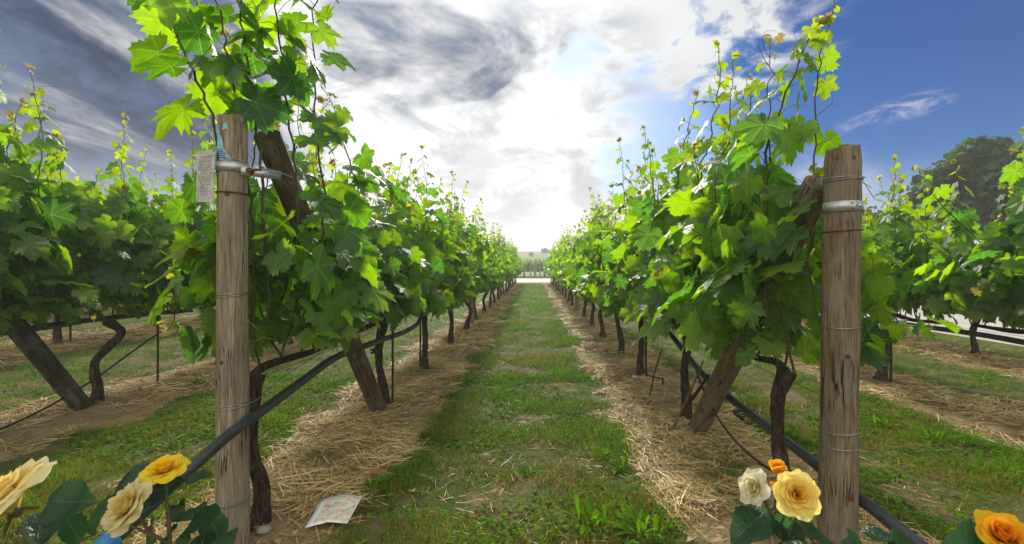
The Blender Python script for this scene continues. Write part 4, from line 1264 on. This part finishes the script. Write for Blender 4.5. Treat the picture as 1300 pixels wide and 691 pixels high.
def rose(parent, c, axis_, rad, m_, seed, layers=((5, 72), (5, 58), (5, 42), (4, 26), (3, 12)), label=None, ruf=0.06):
    rs = np.random.RandomState(seed)
    axis_ = nrm(np.array(axis_, float)); up = np.array([0.13, 0.2, 0.97]) if abs(axis_[2]) < 0.8 else np.array([0.1, 0.9, 0.1])
    c = np.asarray(c, float)
    mb = MB()
    nl = len(layers)
    for li, (cnt, td) in enumerate(layers):
        f = li / max(nl - 1, 1)
        for q in range(cnt):
            az = 2 * math.pi * (q + 0.5 * (li % 2) + rs.uniform(-.12, .12)) / cnt + li * 0.4
            petal(mb, c + axis_ * rad * 0.10 * f, axis_, up, az, td + rs.uniform(-6, 6), rad * (1.15 - 0.35 * f) * rs.uniform(0.92, 1.06), rad * (0.70 - 0.28 * f), 0.10 + 0.5 * f, rs, 0.05 + 0.75 * f ** 1.3, 0.35 * (1 - f), ruf)
    fl = mb.build('flower', m_, parent)
    if label: fl['label'] = label
    mb = MB()
    tube(mb, np.array([c - axis_ * rad * 0.22, c - axis_ * rad * 0.1, c + axis_ * 0.02 * rad]), [rad * 0.08, rad * 0.16, rad * 0.14], 8, True)
    s2 = np.cross(axis_, up); s2 /= np.linalg.norm(s2); u2 = np.cross(s2, axis_)
    for q in range(5):
        a = q * 1.2566
        rd = math.cos(a) * s2 + math.sin(a) * u2; lt = np.cross(axis_, rd)
        b0 = c - axis_ * rad * 0.05
        mb.add([b0 + rd * rad * .1 - lt * rad * .09, b0 + rd * rad * .1 + lt * rad * .09, b0 + rd * rad * .5 + lt * rad * .05 - axis_ * rad * .12, b0 + rd * rad * .75 - axis_ * rad * .25, b0 + rd * rad * .5 - lt * rad * .05 - axis_ * rad * .12], [(0, 1, 2, 3, 4)])
    mb.build('sepals', M_ROSE_STEM, fl)
    return fl
def rose_leaf_template(seed):
    rs = np.random.RandomState(seed)
    n = 11; V = []; F_ = []
    for i in range(n + 1):
        v = i / n
        wv = 0.34 * math.sin(math.pi * min(1, v ** 0.82)) ** 0.85 * (1 + (0.05 if i % 2 else -0.05))
        zc = -0.22 * v * v + 0.03 * math.sin(v * 9 + seed)
        for u in (-1, -0.5, 0, 0.5, 1):
            V.append((v, u * wv, zc + 0.18 * abs(u) * wv + 0.02 * math.sin(7 * v + 2 * u)))
    for i in range(n):
        for j in range(4):
            a = i * 5 + j; F_.append((a, a + 5, a + 6, a + 1))
    return np.array(V), np.array(F_)
RLT = [rose_leaf_template(s) for s in range(4)]
def rose_leaflet(parent, base, tip, nor, size, seed):
    V, F_ = RLT[seed % 4]
    tip = nrm(np.array(tip, float)); nor = np.array(nor, float); nor = nrm(nor - tip * np.dot(nor, tip)); lat = np.cross(nor, tip)
    mb = MB(); rs = np.random.RandomState(seed)
    t_ = np.zeros(3); t_[0] = rs.rand(); t_[1] = 0.0
    mb.add((V * size) @ np.stack([tip, lat, nor]) + np.array(base), F_, t_, V * [1, 1, 0] * [0.9, 0.9, 0])
    return mb.build('leaf', M_ROSE_LEAF, parent)
def stem(parent, pts, r0, r1):
    p = smooth_path(pts, 20); mb = MB(); tube(mb, p, np.linspace(r0, r1, 20), 8, True)
    for i in range(3, 18, 2):                                  # thorns
        d = nrm(np.array([math.cos(i * 2.1), math.sin(i * 2.1), 0.15]))
        tube(mb, np.array([p[i] + d * r1 * .6, p[i] + d * (r1 + 0.004), p[i] + d * (r1 + 0.007)]), [0.0018, 0.001, 0.0002], 4, False)
    return mb.build('stem', M_ROSE_STEM, parent)
def bush(loc, label):
    l = np.array(loc, float); l[2] = gz(l[0], l[1])
    return thing('rose_bush', l, label, 'rose bush', 'rose bushes at the row ends'), l
def leaves_at(parent, origin, lst, sd0=0):
    rs = np.random.RandomState(sd0)
    for i, (px, py, Y, tx, ty, L) in enumerate(lst):
        b = P(px, py, Y); e = P(tx, ty, Y + rs.uniform(-0.10, 0.06)); d = e - b
        nn = np.array([0.25 * rs.randn(), -0.5 + 0.25 * rs.randn(), 0.9])
        rose_leaflet(parent, b - origin, d, nn, L or np.linalg.norm(d), sd0 + i)

# bush with the big cream rose, far left
b1, o1 = bush((-0.80, 0.62, 0), 'rose bush with one large cream rose, cut by the left edge')
rose(b1, P(16, 648, 0.66) - o1, (-0.45, -0.45, 0.80), 0.053, M_PET_CREAM, 3, ((6, 84), (6, 70), (5, 54), (5, 36), (3, 16)), 'large ragged cream rose', 0.12)
stem(b1, [(0, 0, -0.05), (0.02, 0.02, 0.2), (0.07, 0.05, 0.5), P(60, 700, 0.68) - o1], 0.006, 0.004)
stem(b1, [P(60, 700, 0.68) - o1, P(40, 690, 0.67) - o1, P(25, 668, 0.665) - o1], 0.004, 0.003)
leaves_at(b1, o1, [(60, 640, .75, 105, 632, None), (55, 650, .76, 48, 690, None), (80, 655, .8, 110, 690, None), (62, 636, .78, 75, 618, None)], 40)
# bush with the yellow rose and the faded bloom
b2, o2 = bush((-0.78, 1.0, 0), 'rose bush with a bright yellow rose and a faded bloom, left of the pale post')
rose(b2, P(211, 603, 1.0) - o2, (0.02, -0.30, 0.95), 0.034, M_PET_YELLOW, 5, ((8, 84), (8, 72), (7, 58), (6, 42), (5, 26), (3, 10)), 'bright yellow double rose')
rose(b2, P(172, 645, 0.95) - o2, (-0.25, -0.6, 0.45), 0.040, M_PET_FADED, 7, ((6, 78), (6, 60), (5, 40), (3, 20)), 'faded drooping cream rose', 0.14)
stem(b2, [(0, 0, -0.05), (0.0, 0.02, 0.25), P(215, 680, 1.0) - o2, P(212, 640, 1.0) - o2, P(211, 606, 1.0) - o2], 0.006, 0.0028)
stem(b2, [P(214, 690, 1.0) - o2, P(190, 675, 0.98) - o2, P(175, 652, 0.955) - o2], 0.004, 0.0025)
stem(b2, [P(214, 690, 1.0) - o2, P(150, 660, 1.02) - o2, P(92, 634, 1.04) - o2], 0.003, 0.002)
leaves_at(b2, o2, [(148, 622, 1.02, 192, 605, None), (142, 630, 1.0, 106, 672, None), (152, 634, 1.0, 132, 668, None), (205, 628, 1.03, 172, 632, None), (195, 628, 1.06, 218, 606, None),
                   (235, 612, 1.1, 248, 606, 0.06), (236, 632, 1.06, 228, 648, 0.05), (248, 660, 1.0, 240, 636, None), (240, 668, 1.0, 272, 648, None), (262, 676, 1.0, 250, 700, None),
                   (232, 662, 1.02, 214, 640, None), (222, 672, 1.0, 198, 690, None), (240, 676, 0.98, 222, 700, None), (265, 655, 1.04, 280, 690, None), (220, 650, 1.05, 205, 668, None), (262, 690, .98, 284, 684, None),
                   (90, 634, 1.05, 70, 625, 0.05), (196, 662, 1.03, 180, 690, None)], 60)
# bush at the right post
b3, o3 = bush((0.50, 0.98, 0), 'rose bush with yellow, white and orange roses before the right post')
rose(b3, P(1009, 628, 0.98) - o3, (-0.18, -0.82, 0.45), 0.036, M_PET_PALE, 11, ((7, 80), (7, 68), (7, 54), (6, 40), (5, 24), (3, 10)), 'large open yellow rose')
rose(b3, P(962, 620, 1.0) - o3, (-0.75, -0.35, 0.30), 0.030, M_PET_WHITE, 12, ((6, 76), (6, 58), (5, 40), (4, 20)), 'small white rose', 0.10)
rose(b3, P(987, 602, 1.03) - o3, (0.0, -0.2, 0.95), 0.026, M_PET_ORANGE, 13, ((4, 26), (4, 16), (3, 8)), 'orange rosebud')
rose(b3, P(982, 622, 1.0) - o3, (0.0, -0.1, 0.98), 0.015, M_PET_ORANGE, 14, ((3, 12), (3, 7)), 'tiny closed yellow bud')
stem(b3, [(0, 0, -0.05), (0.0, 0.01, 0.25), P(1000, 690, 1.0) - o3, P(1012, 655, 1.0) - o3, P(1011, 632, 0.99) - o3], 0.006, 0.003)
stem(b3, [P(998, 690, 1.0) - o3, P(984, 655, 1.02) - o3, P(987, 606, 1.03) - o3], 0.004, 0.002)
stem(b3, [P(996, 690, 1.0) - o3, P(975, 645, 1.01) - o3, P(966, 622, 1.0) - o3], 0.004, 0.002)
stem(b3, [P(1040, 700, 1.0) - o3, P(1020, 668, 1.0) - o3, P(1010, 640, 1.0) - o3], 0.003, 0.002)
leaves_at(b3, o3, [(968, 652, 1.0, 936, 680, None), (976, 650, 1.01, 990, 684, None), (985, 652, 1.0, 1002, 690, None), (990, 660, 1.04, 1022, 682, None), (985, 640, 1.05, 960, 654, 0.05), (994, 650, 1.03, 1012, 668, None),
                   (1050, 690, .98, 1036, 668, None), (1002, 690, .95, 1045, 700, None), (1136, 690, .92, 1084, 664, None), (1100, 700, .9, 1070, 684, None), (1126, 692, .92, 1180, 706, None), (1075, 694, .95, 1110, 700, None), (1010, 684, .98, 985, 700, None), (965, 640, 1.05, 948, 656, .05)], 90)
stem(b3, [(0, 0, 0.2), (0.06, 0, 0.4), P(1060, 720, .95) - o3, P(1120, 696, .92) - o3], 0.005, 0.003)
# orange rose in the corner
b4, o4 = bush((0.78, 0.85, 0), 'rose bush with one deep orange rose in the lower right corner')
rose(b4, P(1270, 688, 0.85) - o4, (-0.15, -0.5, 0.82), 0.040, M_PET_ORANGE, 17, ((5, 62), (5, 48), (5, 34), (4, 18), (3, 8)), 'deep orange rose')
stem(b4, [(0, 0, -0.05), (0.03, 0, 0.3), P(1285, 740, .86) - o4, P(1272, 692, .855) - o4], 0.006, 0.003)
leaves_at(b4, o4, [(1280, 715, .87, 1225, 700, None), (1284, 725, .87, 1330, 690, None), (1262, 720, .88, 1240, 745, None)], 130)

# ------------------------------------------------------------------ tree by the road
def tree(name, loc, crown_c, crown_r, n_leaf, label, seed, group=None, lsize=0.11, lobes=12):
    rs = np.random.RandomState(seed)
    l = np.array(loc, float); l[2] = gz(l[0], l[1])
    t_ = thing(name, l, label, 'tree', group)
    cc = np.array(crown_c, float); cr = np.array(crown_r, float)
    mb = MB()
    tube(mb, smooth_path([(0, 0, -0.1), (0.05, 0, cc[2] * .35), cc * [1, 1, .9]], 14), np.linspace(0.16, 0.07, 14), 9, True, None, 0, 0.15, seed)
    cl_ = []
    for q in range(lobes):
        d = nrm(rs.randn(3) * [1, 1, .8]); rr = rs.uniform(0.45, 0.95)
        c_ = cc + d * cr * rr
        cl_.append((c_, rs.uniform(0.22, 0.46) * cr.mean()))
        tube(mb, smooth_path([(0.02, 0, cc[2] * .5), (cc * [.6, .6, .75] + c_ * .25), c_], 8), np.linspace(0.06, 0.012, 8), 6, False)
    mb.build('trunk', M_BARK, t_)
    w_ = np.array([r_ ** 2 for _, r_ in cl_]); w_ /= w_.sum()
    mb = MB()
    pos = []; nor = []
    for (c_, r_), k_ in zip(cl_, rs.multinomial(n_leaf, w_)):
        d = nrm(rs.randn(k_, 3)); rad = r_ * (0.45 + 0.65 * rs.rand(k_, 1) ** 0.6)
        pos.append(c_ + d * rad * [1, 1, .85]); nor.append(nrm(d + 0.8 * rs.randn(k_, 3) + [0, 0, .5]))
    pos = np.concatenate(pos); nor = np.concatenate(nor)
    ti = np.zeros((len(pos), 3)); ti[:, 0] = rs.rand(len(pos)); ti[:, 1] = (rs.rand(len(pos)) < .1) * .8
    add_leaves(mb, pos, nor, rs.randn(len(pos), 3) + [0, 0, -.6], lsize * rs.uniform(.6, 1.2, len(pos)), ti, 2, rs)
    mb.build('crown', M_TREE_LEAF, t_)
tree('broadleaf_tree', (14.6, 15.0, 0), (0.1, 0, 3.5), (2.2, 2.0, 1.7), 7500, 'dark green leafy tree across the road at the right edge', 51, lsize=0.14, lobes=17)
tree('broadleaf_tree', (12.9, 17.2, 0), (0, 0, 2.4), (1.7, 1.5, 1.2), 3200, 'lower dark bushy tree beside the taller tree across the road', 52, lsize=0.17, lobes=10)
# ridge trees on the hill: a far wood that reads as one mass
mb = MB(); rs = np.random.RandomState(77)
nT = 260
tx = rs.uniform(-230, 230, nT); ty = rs.uniform(105, 185, nT)
for i in range(nT):
    t_ = np.clip((ty[i] - 76) / 85, 0, 1); t_ = t_ * t_ * (3 - 2 * t_)
    hz_ = -1.0 + t_ * (6.6 + 3.4 * (fbm(np.array([tx[i] / 40 + 30]), np.array([ty[i] / 40 + 30]), 4)[0] - 0.4)) + 1.2 * (fbm(np.array([tx[i] / 16 + 9]), np.array([ty[i] / 16]), 3)[0] - 0.5) * t_
    kk = 60; h_ = rs.uniform(0.8, 1.5)
    d = nrm(rs.randn(kk, 3)); pos = np.array([tx[i], ty[i], hz_ + h_ * .5]) + d * np.array([h_ * .6, h_ * .6, h_ * .5]) * (0.6 + .5 * rs.rand(kk, 1))
    ti = np.zeros((kk, 3)); ti[:, 0] = rs.rand(kk)
    add_leaves(mb, pos, nrm(d + .4 * rs.randn(kk, 3)), rs.randn(kk, 3), np.full(kk, h_ * .3), ti, 2, rs)
tag(mb.build('far_wood', M_TREE_LEAF), 'pale distant trees scattered over the hill at the end of the aisle', 'wood', kind='stuff')

# ------------------------------------------------------------------ grass, weeds, straw
def sample(n, x0, x1, y0, y1, rs, power=1.0):
    u = rs.rand(n)
    y = (y0 ** (1 - power) + u * (y1 ** (1 - power) - y0 ** (1 - power))) ** (1 / (1 - power)) if power != 1.0 else y0 * (y1 / y0) ** u
    x = rs.uniform(x0, x1, n)
    return x, y
rs = np.random.RandomState(31)
mb = MB()
def grass_batch(n, x0, x1, y0, y1, lmin, lmax, w0, K=3, power=1.0):
    x, y = sample(n, x0, x1, y0, y1, rs, power)
    vis = np.abs(x) < y * 1.16 + 0.4
    x, y = x[vis], y[vis]
    s_ = strip(x, y) ** 1.6 * 0.97
    s_ = s_ * np.where(fbm(x * 1.9 + 29, y * 1.9 + 3, 4) > 0.60, 0.55, 1.0)
    tuft = fbm(x * 3.1 + 11, y * 3.1 + 5, 4)
    dry = fbm(x * 1.4 + 3, y * 1.4 + 90, 3)
    keep = (rs.rand(len(x)) > s_ * 1.02) & (rs.rand(len(x)) < np.clip((tuft - 0.38) / 0.13, 0.24 + 0.5 * np.clip((y - 4) / 4, 0, 1), 1.0)) & (x < ROAD_X0 - 0.15)
    x, y, tuft, dry = x[keep], y[keep], tuft[keep], dry[keep]
    n = len(x)
    z = gz(x, y)
    az = rs.rand(n) * 6.283
    ln = rs.uniform(lmin, lmax, n) * (0.55 + 0.9 * np.clip((tuft - 0.35) * 2.6, 0, 1)) 
    el = rs.uniform(0.35, 1.4, n)
    Dv = np.stack([np.cos(az) * np.cos(el), np.sin(az) * np.cos(el), np.sin(el)], 1)
    bend = np.stack([np.cos(az), np.sin(az), np.full(n, -0.6)], 1) * rs.uniform(0.1, 0.6, n)[:, None]
    Wd = np.stack([-np.sin(az), np.cos(az), 0 * az], 1)
    tint = np.zeros((n, 3)); tint[:, 0] = np.clip(rs.rand(n) * .7 + (tuft - .4) * 1.2, 0, 1)
    tint[:, 1] = np.where(rs.rand(n) < np.clip((dry - 0.40) * 2.2 + 0.22 * np.clip((4.2 - y) / 2, 0, 1), 0.05, 0.6), rs.uniform(.5, 1, n), 0)
    ribbons(mb, np.stack([x, y, z - 0.004], 1), Dv, Wd, ln, w0 * rs.uniform(.7, 1.3, n) * (1 + y * 0.16), K, bend, tint)
grass_batch(150000, -2.9, 3.0, 1.4, 5.0, 0.03, 0.075, 0.0030, 3, 1.0)
grass_batch(70000, -6.5, 6.8, 2.2, 8.0, 0.03, 0.085, 0.0034, 3, 1.0)
grass_batch(60000, -1.1, 1.1, 4.5, 31.0, 0.035, 0.08, 0.0032, 2, 1.3)
grass_batch(45000, -11, 6.8, 7.0, 32.0, 0.04, 0.10, 0.0050, 2, 1.3)
# broad clover-like leaves among the blades
def clover_batch(n, x0, x1, y0, y1, s0, power=1.0):
    x, y = sample(n, x0, x1, y0, y1, rs, power)
    s_ = strip(x, y); patch_ = fbm(x * 2.3 + 41, y * 2.3 + 17, 4)
    keep = (np.abs(x) < y * 1.16 + 0.3) & (rs.rand(n) > s_) & (rs.rand(n) < np.clip((patch_ - 0.42) / 0.12, 0.03, 1.0)) & (x < ROAD_X0 - 0.2)
    x, y, patch_ = x[keep], y[keep], patch_[keep]; n = len(x)
    az = rs.rand(n) * 6.283; el = rs.uniform(-.1, .7, n)
    Dv = np.stack([np.cos(az) * np.cos(el), np.sin(az) * np.cos(el), np.sin(el)], 1)
    Wd = np.stack([-np.sin(az), np.cos(az), 0.3 * rs.randn(n)], 1)
    z = gz(x, y) + rs.uniform(0.0, 0.035, n)
    ln = s0 * rs.uniform(.5, 1.3, n)
    tint = np.zeros((n, 3)); tint[:, 0] = rs.uniform(.2, 1, n); tint[:, 1] = (rs.rand(n) < .06) * .6
    P0 = np.stack([x, y, z], 1); K = 4; s = np.array([0, .25, .55, .85, 1.0]); wp = np.array([.25, .85, 1.0, .6, .06])
    c = P0[:, None] + Dv[:, None] * (ln[:, None] * s)[..., None]; c[..., 2] -= (ln[:, None] * 0.35 * s ** 2)
    ww = (ln * .30)[:, None] * wp
    V = np.stack([c - Wd[:, None] * ww[..., None], c + Wd[:, None] * ww[..., None]], 2).reshape(-1, 3)
    q = (np.arange(n) * 10)[:, None] + (np.arange(4) * 2)[None]
    mb.add(V, np.stack([q, q + 1, q + 3, q + 2], -1).reshape(-1, 4), np.repeat(tint, 10, 0))
clover_batch(46000, -2.9, 3.0, 1.4, 5.0, 0.026)
clover_batch(22000, -6, 6.8, 3.0, 12.0, 0.036)
tag(mb.build('grass', M_GRASS), 'patchy green grass and clover of the vineyard aisles', 'grass', kind='stuff')

mb = MB()
def straw_batch(n, x0, x1, y0, y1, lmin, lmax, w0, power=1.0, zmax=0.03, thr=0.0):
    x, y = sample(n, x0, x1, y0, y1, rs, power)
    s_ = strip(x, y); cl_ = fbm(x * 2.6 + 61, y * 2.6 + 33, 4)
    keep = (np.abs(x) < y * 1.16 + 0.3) & (rs.rand(n) < np.maximum(s_, thr)) & (rs.rand(n) < np.clip((cl_ - 0.41) / 0.14, 0.08, 1))
    x, y, cl_ = x[keep], y[keep], cl_[keep]; n = len(x)
    flow = 6.283 * fbm(x * 1.1 + 5, y * 1.1 + 5, 2) * 1.6
    az = flow + rs.randn(n) * 0.9
    el = rs.randn(n) * 0.16 + 0.04
    ln = rs.uniform(lmin, lmax, n)
    Dv = np.stack([np.cos(az) * np.cos(el), np.sin(az) * np.cos(el), np.sin(el)], 1)
    pw = az + rs.choice([-1, 1], n) * 1.57
    bend = np.stack([np.cos(pw), np.sin(pw), -0.25 * np.ones(n)], 1) * (rs.randn(n) * 0.28)[:, None]
    bend[:, 2] = -np.abs(bend[:, 2]) * .4
    roll = rs.uniform(-.8, .8, n)
    Wd = np.stack([-np.sin(az) * np.cos(roll), np.cos(az) * np.cos(roll), np.sin(roll)], 1)
    z = gz(x, y) + rs.rand(n) ** 1.6 * zmax * (0.3 + 1.6 * np.clip(cl_ - .35, 0, 1)) + 0.004
    tint = np.zeros((n, 3)); tint[:, 0] = np.clip(rs.beta(2.2, 2.0, n) + (cl_ - .5) * .7, 0, 1)
    ribbons(mb, np.stack([x, y, z], 1) - Dv * ln[:, None] * .5, Dv, Wd, ln, w0 * rs.uniform(.6, 1.5, n) * (1 + 0.12 * y), 4, bend, tint, 0, 6.0)
straw_batch(90000, -2.4, 2.3, 1.35, 5.5, 0.04, 0.20, 0.0026, 1.0, 0.05)
straw_batch(130000, -6.8, 6.2, 2.2, 9.0, 0.05, 0.24, 0.0034, 1.0, 0.05)
straw_batch(110000, -9, 6.2, 6.0, 31.0, 0.08, 0.30, 0.0045, 1.2, 0.05)
straw_batch(16000, -2.4, 2.3, 1.35, 6.0, 0.03, 0.12, 0.0022, 1.0, 0.02, 0.35)
x, y = sample(9000, -4.5, 4.5, 1.4, 7.0, rs)
kp = rs.rand(9000) < strip(x, y) * np.clip((fbm(x * 3 + 7, y * 3 + 2, 3) - 0.35) / 0.2, 0.05, 1); x, y = x[kp], y[kp]; n_ = len(x)
az = rs.rand(n_) * 6.283; el = rs.uniform(-.2, .6, n_)
t_ = np.zeros((n_, 3)); t_[:, 0] = rs.uniform(0, .35, n_)
ribbons(mb, np.stack([x, y, gz(x, y) + rs.uniform(.0, .03, n_)], 1), np.stack([np.cos(az) * np.cos(el), np.sin(az) * np.cos(el), np.sin(el)], 1), np.stack([-np.sin(az), np.cos(az), rs.uniform(-.5, .5, n_)], 1),
        rs.uniform(.012, .045, n_), rs.uniform(.006, .024, n_), 3, np.stack([0 * az, 0 * az, rs.uniform(-.5, .5, n_)], 1), t_, 0, 3.0)
tag(mb.build('straw', M_STRAW), 'dry tan straw mulch strewn under the vine rows', 'straw', kind='stuff')

# weed clumps one can tell apart
def weed(px, py, n, L, wid, label, seed, erect=0.5):
    Y = CAM_H / ((py - VPY) / F_PX); x = (px - VPX) / F_PX * Y
    z = float(gz(x, Y)); rs = np.random.RandomState(seed)
    mb = MB()
    az = rs.rand(n) * 6.283; el = rs.uniform(0.15, 1.2, n) * (0.6 + erect)
    el = np.minimum(el, 1.45)
    for i in range(n):
        d = np.array([math.cos(az[i]) * math.cos(el[i]), math.sin(az[i]) * math.cos(el[i]), math.sin(el[i])])
        s = np.linspace(0, 1, 8); wv = wid * np.array([.25, .35, .6, .85, 1.0, .9, .55, .05]) * rs.uniform(.7, 1.2)
        l_ = L * rs.uniform(.55, 1.15)
        o_ = np.array([rs.randn() * L * .18, rs.randn() * L * .18, 0])
        c = o_ + d * (l_ * s)[:, None]; c[:, 2] -= l_ * 0.38 * s ** 2.2
        lat = np.array([-math.sin(az[i]), math.cos(az[i]), 0])
        V = np.stack([c - lat * wv[:, None] + [0, 0, .004], c, c + lat * wv[:, None] + [0, 0, .004]], 1).reshape(-1, 3)
        q = (np.arange(7) * 3)
        t_ = np.array([rs.uniform(.35, 1), 0, 0])
        mb.add(V, np.concatenate([np.stack([q, q + 1, q + 4, q + 3], 1), np.stack([q + 1, q + 2, q + 5, q + 4], 1)]), t_)
    ob = mb.build('weed', M_GRASS); ob.location = (x, Y, z)
    tag(ob, label, 'weed', 'broad-leaved weeds in the grass')
weed(752, 668, 24, 0.16, 0.014, 'large broad-leaved weed clump at the foot of the aisle, left of its neighbour', 1, .6)
weed(815, 680, 26, 0.17, 0.012, 'long-leaved weed clump at the foot of the aisle, nearest the right straw', 2, .7)
weed(790, 598, 22, 0.10, 0.012, 'bright weed clump on the right edge of the aisle grass', 3)
weed(768, 582, 16, 0.08, 0.012, 'small weed tuft just behind the bright clump at the aisle edge', 4)
weed(478, 622, 22, 0.09, 0.013, 'leafy weed clump beside the white leaflet', 5)
weed(540, 555, 18, 0.08, 0.011, 'weed clump at the left edge of the aisle grass', 6)
weed(668, 600, 16, 0.07, 0.010, 'small weed in the middle of the aisle', 7)
weed(1180, 560, 26, 0.13, 0.010, 'dark weed clump right of the brown front post', 8, .6)
weed(1120, 540, 22, 0.12, 0.010, 'weed tuft close behind the brown front post', 9, .6)
weed(1000, 555, 14, 0.11, 0.018, 'young leafy weed between the right brace and the brown post', 10, .7)
weed(250, 490, 18, 0.12, 0.012, 'weed tuft on the straw left of the pale post', 11)

# ------------------------------------------------------------------ air between the rows and the hill
mb = MB(); box(mb, (0, 165, 4.2), (690, 410, 11.2))
m, k, out = mat('pale_haze')
pv = k.new('ShaderNodeVolumePrincipled')
pv.inputs['Color'].default_value = (0.98, 0.99, 1.0, 1)
pv.inputs['Density'].default_value = 0.0032
pv.inputs['Anisotropy'].default_value = 0.05
k.l.new(pv.outputs[0], out.inputs['Volume'])
tag(mb.build('haze', m, smooth=False), 'pale bright haze in the air down the aisle', 'haze', kind='stuff')
